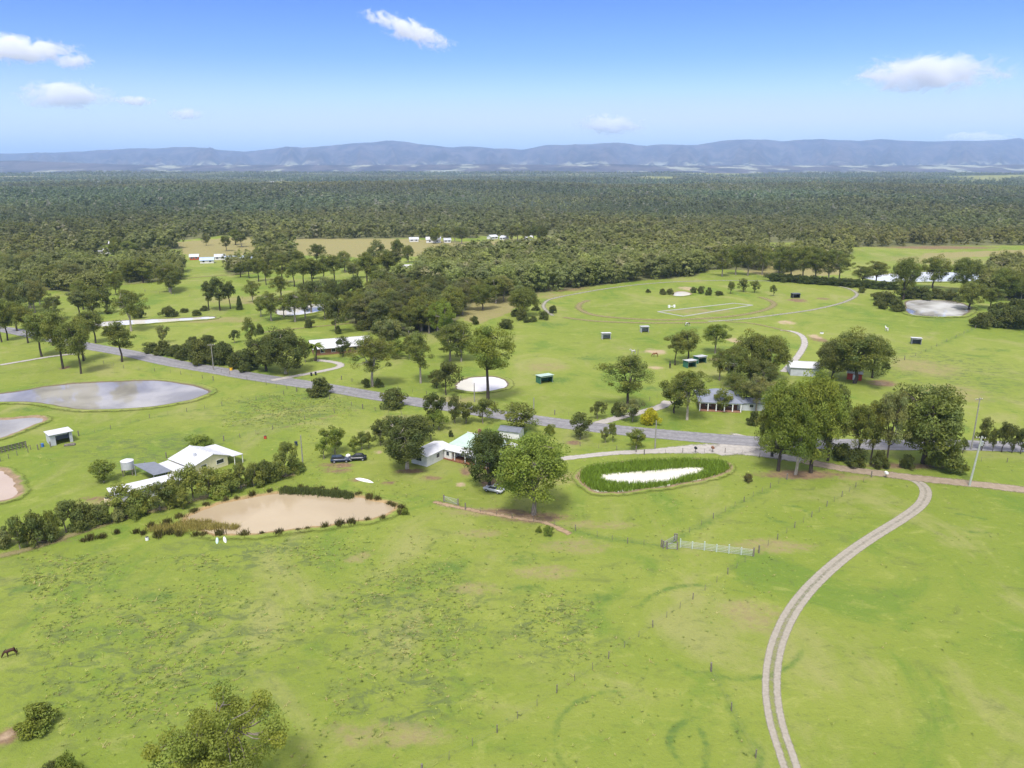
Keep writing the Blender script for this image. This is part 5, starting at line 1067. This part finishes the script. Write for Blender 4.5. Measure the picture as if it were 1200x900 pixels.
# ------------------------------------------------------------------ fences
def post_mesh(h, r, sides=7, square=False):
    m = MB()
    if square: m.box((0, 0, h / 2 - 0.1), (r * 2, r * 2, h + 0.2))
    else: m.bar((0, 0, -0.2), (0, 0, h), r, sides)
    o = m.build('post', TIMBER); me = o.data; bpy.data.objects.remove(o); return me
POST, THIN, STRAIN = post_mesh(1.25, 0.075), post_mesh(1.2, 0.035, 5), post_mesh(1.5, 0.13, 8)
def fence(px, spacing, label, name='wire_fence', pat=(0,), wires=(0.35, 0.7, 1.05), stakes=RUST, ground=False):
    """posts (each a part) along a ground line, with strained wires"""
    P = [gp(*p) for p in px]; o = tag(empty(name, P[0]), label, 'fence'); tot = 0; pts = []
    for a, b in zip(P[:-1], P[1:]):
        L = (b - a).length; n = max(1, round(L / spacing))
        for k in range(n): pts.append(a.lerp(b, k / n))
    pts.append(P[-1]); pts = pts[:100]
    for k, q in enumerate(pts):
        me = (STRAIN if k in (0, len(pts) - 1) else (POST if pat[k % len(pat)] == 0 else THIN))
        c = link('post', me, o, q - P[0] + Vector((random.gauss(0, .05), random.gauss(0, .05), random.uniform(-.12, .05)))); c.rotation_euler = (random.gauss(0, .035), random.gauss(0, .035), random.uniform(0, 3))
    w = MB()
    for z in wires:
        for a, b in zip(pts[:-1], pts[1:]): w.bar(a - P[0] + Vector((0, 0, z)), b - P[0] + Vector((0, 0, z)), 0.006, 3)
    w.build('wire', WIRE, o); return o
fence([(495, 907), (582, 859), (694, 785), (781, 724), (853, 673), (883, 652)], 3.4, 'diagonal post and wire fence from the bottom edge to the panel fence', pat=(0, 1, 1))
fence([(889, 648), (911, 632), (960, 600), (1003, 571), (1021, 559)], 3.6, 'post and wire fence from the panel fence to the dirt track bend', pat=(0, 1))
fence([(790, 634), (808, 624), (850, 600), (893, 577), (922, 562)], 4.0, 'wire fence between the reedy pond paddock and the lane of posts', pat=(0, 1, 1))
fence([(775, 641), (735, 637), (700, 629), (650, 616), (600, 607), (545, 597)], 3.6, 'thin wire fence from the metal gate leftwards under the big bright gum', pat=(1, 1, 0))
fence([(833, 787), (857, 833), (885, 888), (902, 925)], 8.5, 'three lone timber posts with a worn line beside the curved farm track')
fence([(92, 511), (130, 503), (175, 490), (240, 479), (300, 469), (348, 459)], 4.5, 'old wire fence between the grey pond and the grass above the cream house', pat=(0, 1))
fence([(170, 548), (195, 537)], 3.0, 'short fence along the grass behind the carport', pat=(1,))
fence([(262, 517), (300, 509), (375, 487), (425, 479)], 4.5, 'wire fence across the middle field towards the round verge bushes', pat=(1, 0))
fence([(250, 433), (300, 449), (362, 461), (425, 479), (470, 486), (505, 493)], 5.0, 'roadside wire fence along the near verge past the round bushes', pat=(0, 1))
fence([(505, 517), (560, 513), (620, 519), (680, 523), (745, 530)], 5.0, 'wire fence on the verge between the road and the white farmhouse', pat=(0, 1))
fence([(755, 533), (780, 532), (800, 530.5), (850, 531), (890, 536), (915, 541)], 4.2, 'post fence along the gravel lane above the reedy pond', pat=(0, 1))
fence([(1060, 422), (1085, 412), (1115, 398), (1143, 385)], 5.5, 'dark fence climbing the right paddock towards the dense shrubs', pat=(0, 1))
fence([(650, 486), (700, 489), (735, 481), (770, 466), (800, 460)], 4.5, 'wire fence around the horse paddock left of the blue roofed house', pat=(0, 1))
fence([(100, 421), (145, 432), (200, 437), (250, 446)], 5.5, 'wire fence between the road and the grey pond', pat=(0, 1))
fence([(400, 445), (450, 455), (500, 462), (540, 468), (600, 478)], 5.0, 'wire fence on the far road verge below the white pond', pat=(1, 0))
fence([(1120, 540), (1150, 541), (1180, 542), (1215, 543)], 5.0, 'wire fence before the narrow trees at the right edge', pat=(0, 1))
fence([(170, 342), (260, 352), (330, 346)], 12, 'faint fence across the upper left paddock', pat=(0,))
# white panel fence
PALEG = mat_plain('faded_white_paint', (0.42, 0.48, 0.40), 0.6)
wa, wb = gp(797, 641.5), gp(883, 652); n = 6; Wf = tag(empty('panel_fence', wa), 'pale mesh panel fence with white posts beside the metal gate', 'fence')
for k in range(n + 1):
    q = (wb - wa) * (k / n); h = 1.5 if k % 2 else 1.75; MB().box((q.x, q.y, h / 2), (0.2, 0.14, h), 0.1).build('post', PALEG if k < n else TIMBER, Wf)
m = MB(); d = wb - wa
for z in (0.15, 0.45, 0.75, 1.05, 1.3): m.bar((0, 0, z), (d.x, d.y, z), 0.022, 4)
for k in range(90): q = d * (k / 90); m.bar((q.x, q.y, 0.1), (q.x, q.y, 1.32), 0.012, 3)
m.build('mesh_panel', GALV, Wf)
def gate(a, b, label, h=1.25):
    a, b = gp(*a), gp(*b); d = b - a; o = tag(empty('metal_gate', a), label, 'gate'); f = MB()
    for z in (0.2, h): f.bar((0, 0, z), (d.x, d.y, z), 0.035, 6)
    for t_ in (0, 1): f.bar((d.x * t_, d.y * t_, 0.2), (d.x * t_, d.y * t_, h), 0.035, 6)
    f.build('frame', STEEL, o); b_ = MB()
    for z in (0.42, 0.63, 0.84, 1.05): b_.bar((0, 0, z), (d.x, d.y, z), 0.02, 5)
    b_.bar((0, 0, h), (d.x, d.y, 0.2), 0.02, 5); b_.build('bars', STEEL, o)
    for t_ in (-0.06, 1.06): MB().box((d.x * t_, d.y * t_, 0.75), (0.24, 0.24, 1.5)).build('post', TIMBER, o)
gate((778, 642), (792, 634.5), 'grey metal gate standing beside the pale mesh panel fence'); gate((521, 588), (536, 592), 'small timber posted gate above the dirt path below the white farmhouse')
gate((793, 644), (782, 643.5), 'metal gate panel lying open in front of the pale mesh panel fence', 1.1)
# timber yards by the small pond
ya, yb = gp(-6, 533), gp(31, 524); Yd = tag(empty('stock_yard', ya), 'dark timber stock yard rails at the left edge beside the pale grey shed', 'yard fence'); d = yb - ya
for k in range(10): q = d * (k / 9); MB().box((q.x, q.y, 0.8), (0.16, 0.16, 1.6)).build('post', TIMBER, Yd)
for z in (0.4, 0.8, 1.15, 1.45): MB().box((d.x / 2, d.y / 2, z), (d.length, 0.05, 0.2), math.atan2(d.y, d.x)).build('rail', DARK, Yd)
fence([(31, 525), (36, 527), (48, 525), (60, 524)], 1.8, 'row of bare dark posts between the stock yard and the pale grey shed', wires=(0.9,))
fence([(0, 541), (20, 534), (45, 527)], 2.6, 'second row of yard posts in front of the dark timber rails', wires=(0.6, 1.0))

KERB = mat_plain('weathered_white_board', (0.36, 0.355, 0.33), 0.7, 0.15)
# arena: white kerb boards laid as a long rectangle
ar = [(771, 365.5), (860, 355.6), (882, 357.8), (801, 371)]
Ar = tag(empty('riding_arena', gp(*ar[0])), 'white railed rectangular riding arena inside the oval track', 'arena'); q0 = gp(*ar[0])
for a, b in zip(ar, ar[1:] + ar[:1]):
    a, b = gp(*a) - q0, gp(*b) - q0; m = MB(); dd = b - a; m.box(((a.x + b.x) / 2, (a.y + b.y) / 2, 0.1), (dd.length, 0.8, 0.2), math.atan2(dd.y, dd.x)); m.build('kerb_board', KERB, Ar)
p = gp(787, 360.5); o = tag(empty('jump', p, 0.3), 'white show jump standing inside the oval track beside the arena', 'jump')
for s in (-1, 1): MB().box((s * 1.4, 0, 0.65), (0.9, 0.7, 1.3)).build('wing', WHITE, o)
for z in (0.4, 0.8): MB().bar((-0.93, 0, z), (0.93, 0, z), 0.08, 8).build('pole', WHITE, o)

# ------------------------------------------------------------------ poles
def power_pole(u, vb, vt, mat, label, arm=True, lean=0.0, rz=0.3, r=0.17, extra=False):
    p = gp(u, vb); h = ztop(u, vt, p); o = tag(empty('power_pole', p, rz), label, 'power pole'); o.rotation_euler = (0, lean, rz)
    MB().bar((0, 0, -0.3), (0, 0, h), r, 10, r * 0.68).build('pole', mat, o)
    if arm:
        MB().box((0, 0.2, h - 0.5), (2.2, 0.12, 0.14)).build('crossarm', TIMBER, o)
        for x in (-0.95, -0.4, 0.4, 0.95): MB().bar((x, 0.2, h - 0.43), (x, 0.2, h - 0.2), 0.06, 8, 0.04).build('insulator', WHITE, o)
    if extra:
        MB().bar((0.38, 0, h - 2.1), (0.38, 0, h - 1.1), 0.32, 12).build('transformer', STEEL, o)
    return o
power_pole(1136, 569, 511, POLE_GREEN, 'pale green power pole with a transformer standing on the dirt track verge', True, 0.0, 0.5, 0.24, True).rotation_euler = (0, 0.075, 0)
power_pole(1138, 527, 466, POLE_WOOD, 'thin dark power pole behind the pale green one, beside the road', True)
power_pole(250.5, 434, 403, POLE_WOOD, 'grey power pole in front of the hedge across the road')
power_pole(767.5, 526, 493, POLE_WOOD, 'slender power pole on the verge before the golden bush', False)
power_pole(556, 471, 449, POLE_WOOD, 'short grey pole by the road at the white pond', False)
power_pole(355, 545, 510, POLE_WOOD, 'bare timber pole at the right end of the long hedge', False)
power_pole(625.5, 482, 466, POLE_WOOD, 'short weathered stump pole in the paddock by the road', False)
power_pole(262, 426, 415, POLE_WOOD, 'thin white marker pole among the hedge across the road', False)
power_pole(1049, 512, 470, POLE_WOOD, 'pole rising in front of the wide dark gum', False)

# ------------------------------------------------------------------ vehicles
def car(u, v, hd, paint, label, kind='sedan', cat='car', L=4.5):
    o = tag(empty('parked_car', gp(u, v), hd), label, cat); w = 0.88
    hood = 0.92
    prof = [(-2.2, 0.32), (2.2, 0.32), (2.25, 0.62), (2.15, 0.82), (1.15, hood), (-1.25 if kind != 'ute' else -0.5, hood + 0.03), (-2.2, hood)]
    MB().prism(prof, 'y', -w, w).build('body', paint, o, 0.07, True)
    xs = (-1.75, -1.25, 0.3, 1.05) if kind == 'sedan' else ((-2.15, -1.9, 0.3, 1.05) if kind == 'wagon' else (-0.75, -0.55, 0.35, 1.05))
    g = MB().prism([(xs[0], 0.93), (xs[3], 0.93), (xs[2], 1.42), (xs[1], 1.42)], 'y', -w + 0.08, w - 0.08); g.build('window', GLASS, o, 0.03)
    MB().prism([(xs[1] - 0.03, 1.425), (xs[2] + 0.03, 1.425), (xs[2] - 0.05, 1.49), (xs[1] + 0.05, 1.49)], 'y', -w + 0.1, w - 0.1).build('roof', paint, o, 0.02)
    for x in (-1.35, 1.4):
        for s in (-1, 1):
            wh = MB().bar((x, s * (w - 0.17), 0.32), (x, s * (w + 0.02), 0.32), 0.33, 16).build('wheel', TYRE, o); MB().bar((x, s * (w + 0.02), 0.32), (x, s * (w + 0.035), 0.32), 0.19, 12).build('rim', STEEL, wh)
    for s in (-1, 1): MB().box((2.2, s * 0.62, 0.68), (0.12, 0.34, 0.13)).build('headlight', WHITE, o)
    return o
NAVY = mat_plain('navy_paint', (0.035, 0.05, 0.085), 0.3, 0.1, 2, 0.5); BLACKP = mat_plain('black_paint', (0.018, 0.02, 0.028), 0.3, 0.1, 2, 0.5); SILV = mat_plain('silver_paint', (0.50, 0.51, 0.53), 0.35, 0.1, 2, 0.5)
car(399, 541, math.radians(8), NAVY, 'dark blue grey car parked left of the black car on the lawn', 'wagon')
car(418.5, 539, math.radians(187), BLACKP, 'black car with pale bonnet end parked right of the dark blue car', 'sedan')
car(579, 576, math.radians(150), SILV, 'pale silver car parked in the shade under the very dark tree', 'ute')
p = gp(408, 538); tag(MB().ball((p.x, p.y + 0.2, 0.62), 0.62, (1, 1, 1.0)).build('white_ball', WHITE, None, 0, True), 'white rounded ball between the two dark parked cars', 'tank')  # plain white ball between the cars
# small loose things
def upturned(u, v, hd, L, mat, label, name='canoe', cat='canoe', w=0.42):
    """upturned hull: long tapered half shell"""
    bm = bmesh.new(); rows = []
    for s in np.linspace(-1, 1, 13):
        ww = w * (1 - abs(s) ** 2.5) + 0.02; hh = 0.42 * (1 - abs(s) ** 3) + 0.06; rows.append([bm.verts.new((s * L / 2, ww * math.cos(a), hh * math.sin(a))) for a in np.linspace(0, math.pi, 9)])
    for a, b in zip(rows[:-1], rows[1:]):
        for k in range(8): bm.faces.new((a[k], a[k + 1], b[k + 1], b[k]))
    m = MB(); m.bm = bm; o = m.build(name, mat, None, 0, True); o.location = gp(u, v); o.rotation_euler = (0, 0, hd); return tag(o, label, cat)
upturned(427, 563.5, math.radians(-28), 5.0, WHITE, 'white upturned canoe on the grass above the muddy dam')
upturned(254.5, 634, math.radians(110), 2.5, mat_plain('pale_green_hull', (0.50, 0.66, 0.58), 0.4), 'pale green upturned kayak on the near bank of the muddy dam', 'kayak', 'kayak', 0.27)
upturned(263.5, 633, math.radians(118), 2.5, WHITE, 'white upturned kayak beside the pale green one by the muddy dam', 'kayak', 'kayak', 0.27)
def barrel(u, v, r, h, mat, label, name='drum', cat='drum'):
    p = gp(u, v); o = tag(empty(name, p), label, cat); MB().bar((0, 0, 0), (0, 0, h), r, 14).build('body', mat, o, 0.02); MB().bar((0, 0, h), (0, 0, h + 0.06), r * 0.9, 14).build('lid', DARK if mat is not DARK else STEEL, o); return o
barrel(347, 522, 0.38, 1.0, mat_plain('dark_blue_plastic', (0.02, 0.035, 0.09), 0.5), 'dark blue drum in the grass behind the bare timber pole'); barrel(311, 514, 0.35, 0.7, RED, 'red drum on the open grass above the long hedge')
barrel(271, 434, 0.5, 1.0, YELLOW, 'yellow drum at the road edge right of the grey power pole'); barrel(172.5, 633, 0.3, 0.6, WHITE, 'small white bucket at the rush fringed tip of the muddy dam', 'bucket', 'bucket')
barrel(127, 588, 0.7, 0.9, mat_plain('cream_plastic', (0.7, 0.6, 0.42), 0.5), 'cream tub at the gap in the hedge near the long white roof', 'tub', 'tub')
barrel(963, 391, 0.7, 0.6, WHITE, 'white trough beside the bare soil right of the gravel drive', 'trough', 'trough'); barrel(845, 433 , 0.4, 0.9, YELLOW, 'yellow drum behind the blue roofed house', 'drum')
def wheelie(u, v, label, mat=DARK):
    p = gp(u, v); o = tag(empty('wheelie_bin', p, 0.2), label, 'bin'); m = MB(); bmesh.ops.create_cone(m.bm, cap_ends=True, segments=4, radius1=0.36, radius2=0.45, depth=0.95, matrix=Matrix.Translation((0, 0, 0.53)) @ Matrix.Rotation(math.pi / 4, 4, 'Z')); m.build('body', mat, o)
    MB().box((0, 0, 1.05), (0.68, 0.7, 0.08)).build('lid', mat, o)
    for s in (-1, 1): MB().bar((s * 0.25, 0.33, 0.12), (s * 0.31, 0.33, 0.12), 0.12, 10).build('wheel', TYRE, o)
wheelie(365, 440.5, 'left dark bin beside the drive entrance of the long brick house'); wheelie(370, 439.5, 'right dark bin beside the drive entrance of the long brick house')
def mailbox(u, v, mat, label):
    o = tag(empty('mailbox', gp(u, v), 0.1), label, 'mailbox'); MB().box((0, 0, 0.5), (0.12, 0.12, 1.0)).build('post', TIMBER, o); MB().prism([(-0.3, 1.0), (0.3, 1.0), (0.3, 1.35), (0.15, 1.5), (-0.15, 1.5), (-0.3, 1.35)], 'y', -0.35, 0.35).build('box', mat, o)
mailbox(815, 530.5, DARK, 'dark mailbox by the lane, left of the rusty one'); mailbox(835, 530, RUST, 'rusty red mailbox by the lane near the road junction'); mailbox(1038, 560, WHITE, 'white mailbox post at the bend of the dirt track')

# ------------------------------------------------------------------ horses
def horse_mesh(grazing):
    J = [(-0.62, 0, 1.28), (-0.25, 0, 1.25), (0.2, 0, 1.22), (0.58, 0, 1.28)]; R = [(0.27, 0.30), (0.28, 0.32), (0.29, 0.33), (0.25, 0.30)]; E = [(0, 1), (1, 2), (2, 3)]
    def add(pts, rad, root):
        prev = root
        for p, r in zip(pts, rad): J.append(p); R.append((r, r)); E.append((prev, len(J) - 1)); prev = len(J) - 1
    if grazing: add([(0.92, 0, 1.12), (1.22, 0, 0.72), (1.38, 0, 0.42), (1.52, 0.0, 0.10)], (0.20, 0.15, 0.13, 0.07), 3)
    else: add([(0.90, 0, 1.58), (1.15, 0, 1.95), (1.38, 0, 1.86), (1.62, 0, 1.62)], (0.21, 0.15, 0.13, 0.075), 3)
    for s in (-1, 1):
        add([(0.55, s * 0.17, 0.95), (0.56, s * 0.17, 0.52), (0.54, s * 0.17, 0.10), (0.62, s * 0.17, 0.03)], (0.13, 0.065, 0.05, 0.06), 3)
        add([(-0.58, s * 0.18, 0.92), (-0.82, s * 0.18, 0.55), (-0.74, s * 0.18, 0.10), (-0.66, s * 0.18, 0.03)], (0.17, 0.075, 0.05, 0.06), 0)
    me = bpy.data.meshes.new('horse'); me.from_pydata(J, E, []); o = bpy.data.objects.new('tmp', me); COL.objects.link(o)
    m = o.modifiers.new('skin', 'SKIN'); m.use_smooth_shade = True
    for i, r in enumerate(R): me.skin_vertices[0].data[i].radius = r
    me.skin_vertices[0].data[1].use_root = True
    o.modifiers.new('sub', 'SUBSURF').levels = 1
    ev = o.evaluated_get(bpy.context.evaluated_depsgraph_get()); out = bpy.data.meshes.new_from_object(ev); bpy.data.objects.remove(o); out.materials.clear(); return out
GRAZE, STAND = horse_mesh(True), horse_mesh(False)
def horse(u, v, hd, c, mane, label, graze=True, name='horse', cat='horse', white=None, sc=1.0):
    p = gp(u, v); o = tag(empty(name, p, hd), label, cat); o.scale = (sc, sc, sc); me = (GRAZE if graze else STAND).copy(); t = NT('coat'); n = t.noise(t.obj(), 1.3 if white else 3, 2, 0.5)
    t.color(t.mix(t.ramp(n, 0.47, 0.53) if white else n, c, white or tuple(x * 0.8 for x in c))).rough(0.6); me.materials.append(t.m); link('body', me, o)
    MM = mat_plain('horse_hair', mane, 0.8); MB().bar((-0.85, 0, 1.3), (-0.98, 0, 0.55), 0.07, 6, 0.03).build('tail', MM, o)
    m = MB()
    nk = [(0.62, 0, 1.58), (0.98, 0, 1.26), (1.30, 0, 0.82)] if graze else [(0.62, 0, 1.62), (0.88, 0, 1.84), (1.10, 0, 2.12)]
    for a, b in zip(nk[:-1], nk[1:]): m.bar(a, b, 0.05, 5)
    m.build('mane', MM, o); e = MB(); hx, hz_ = (1.30, 0.68) if graze else (1.16, 2.08)
    for s in (-1, 1): e.bar((hx, s * 0.09, hz_), (hx + (0.02 if graze else -0.02), s * 0.11, hz_ + 0.2), 0.045, 5, 0.01)
    e.build('ears', MM, o)
horse(14, 769, math.radians(205), (0.060, 0.024, 0.015), (0.02, 0.012, 0.01), 'dark bay horse grazing in the near left pasture', sc=0.82)
horse(768, 418, math.radians(182), (0.20, 0.085, 0.035), (0.06, 0.03, 0.02), 'chestnut horse grazing in the paddock left of the two green shelters')
horse(742, 415, math.radians(200), (0.50, 0.48, 0.45), (0.35, 0.34, 0.33), 'grey horse standing in the paddock by the timber post', False)
horse(785, 431, math.radians(80), (0.05, 0.04, 0.035), (0.02, 0.02, 0.02), 'dark horse standing at the foot of the thin gum near the green shelters', False)
horse(805, 382, math.radians(15), (0.03, 0.025, 0.022), (0.02, 0.02, 0.02), 'black and white horse grazing just outside the oval track', True, white=(0.7, 0.69, 0.66))
horse(1039, 388, math.radians(100), (0.72, 0.71, 0.69), (0.6, 0.6, 0.58), 'white horse in the right paddock below the dark pond', False)
power_pole(747.5, 416, 409, TIMBER, 'thick timber post in the paddock beside the grey horse', False, r=0.12)

# ------------------------------------------------------------------ clouds (thin lumpy vapour, far above and outside the haze)
def cloud(u, v, wpx, hpx, alt, label, seed, dens=1.0, tilt=0.0):
    wpx *= 1.1; hpx *= 0.95; dens *= 1.0
    b = (v - 450) / F; dyy, dzz = cT - b * sT, -sT - b * cT; k = (alt - H) / dzz; c = Vector(((u - 600) / F * k, dyy * k, alt)); m = k / F
    w, h = wpx * m / 2, hpx * m / 2
    r = random.Random(seed); bm = bmesh.new()
    bmesh.ops.create_icosphere(bm, subdivisions=3, radius=1.0)
    me = bpy.data.meshes.new('cloud'); bm.to_mesh(me); bm.free()
    t = NT('vapour'); t.n.remove(t.b); p = t.obj(); rad = t.new('ShaderNodeVectorMath', operation='LENGTH'); t.put(rad, 0, p)
    off = t.new('ShaderNodeVectorMath', operation='ADD'); t.put(off, 0, t.scale(p, (1.6 * min(4, w / h) * 0.55, 1.2, 1.1))); off.inputs[1].default_value = (seed * 3.7, seed * 1.9, seed)
    n = t.noise(off.outputs[0], 1.5, 9, 0.68, 0.8)
    body = t.math('SUBTRACT', t.math('ADD', t.math('MULTIPLY', n, 3.6), -1.18), t.math('POWER', rad.outputs[1], 1.6))
    d = t.math('MULTIPLY', t.ramp(body, 0.0, 1.0), dens * 7.0 / (2 * h))
    vol = t.new('ShaderNodeVolumePrincipled'); t.put(vol, 'Density', d); vol.inputs['Color'].default_value = (1, 1, 1, 1); vol.inputs['Anisotropy'].default_value = 0.2
    t.l.new(vol.outputs[0], t.out.inputs['Volume']); me.materials.append(t.m)
    o = link('cloud', me, None, c); o.scale = (w, w * 0.6, h); o.rotation_euler = (0, tilt, 0); tag(o, label, 'cloud')
for a in [(20, 58, 150, 40, 1900, 'long flat white cloud at the upper left edge', 1, 1.2, 0.0), (86, 72, 52, 24, 1900, 'small round cloud right below the long one at the left', 2, 0.9, 0.0), (76, 111, 120, 44, 1900, 'puffy white cloud at the left below two others', 3, 1.2, 0.0), (156, 118, 56, 15, 1900, 'faint thin wisp right of the puffy left cloud', 4, 0.8, 0.0), (218, 134, 46, 18, 1900, 'faint little cloud third from the left above the hills', 5, 1.0, 0.0),
          (480, 36, 124, 34, 2200, 'slanting streak of cloud near the top centre', 6, 0.8, 0.33), (718, 147, 92, 30, 1900, 'soft cloud low above the mountains right of centre', 7, 1.3, 0.05), (1090, 86, 200, 52, 2000, 'largest wide white cloud at the upper right', 8, 1.1, 0.0), (1145, 162, 90, 18, 1900, 'white cloud peeping over the right hand mountain top', 9, 1.7, 0.0)]: cloud(*a)
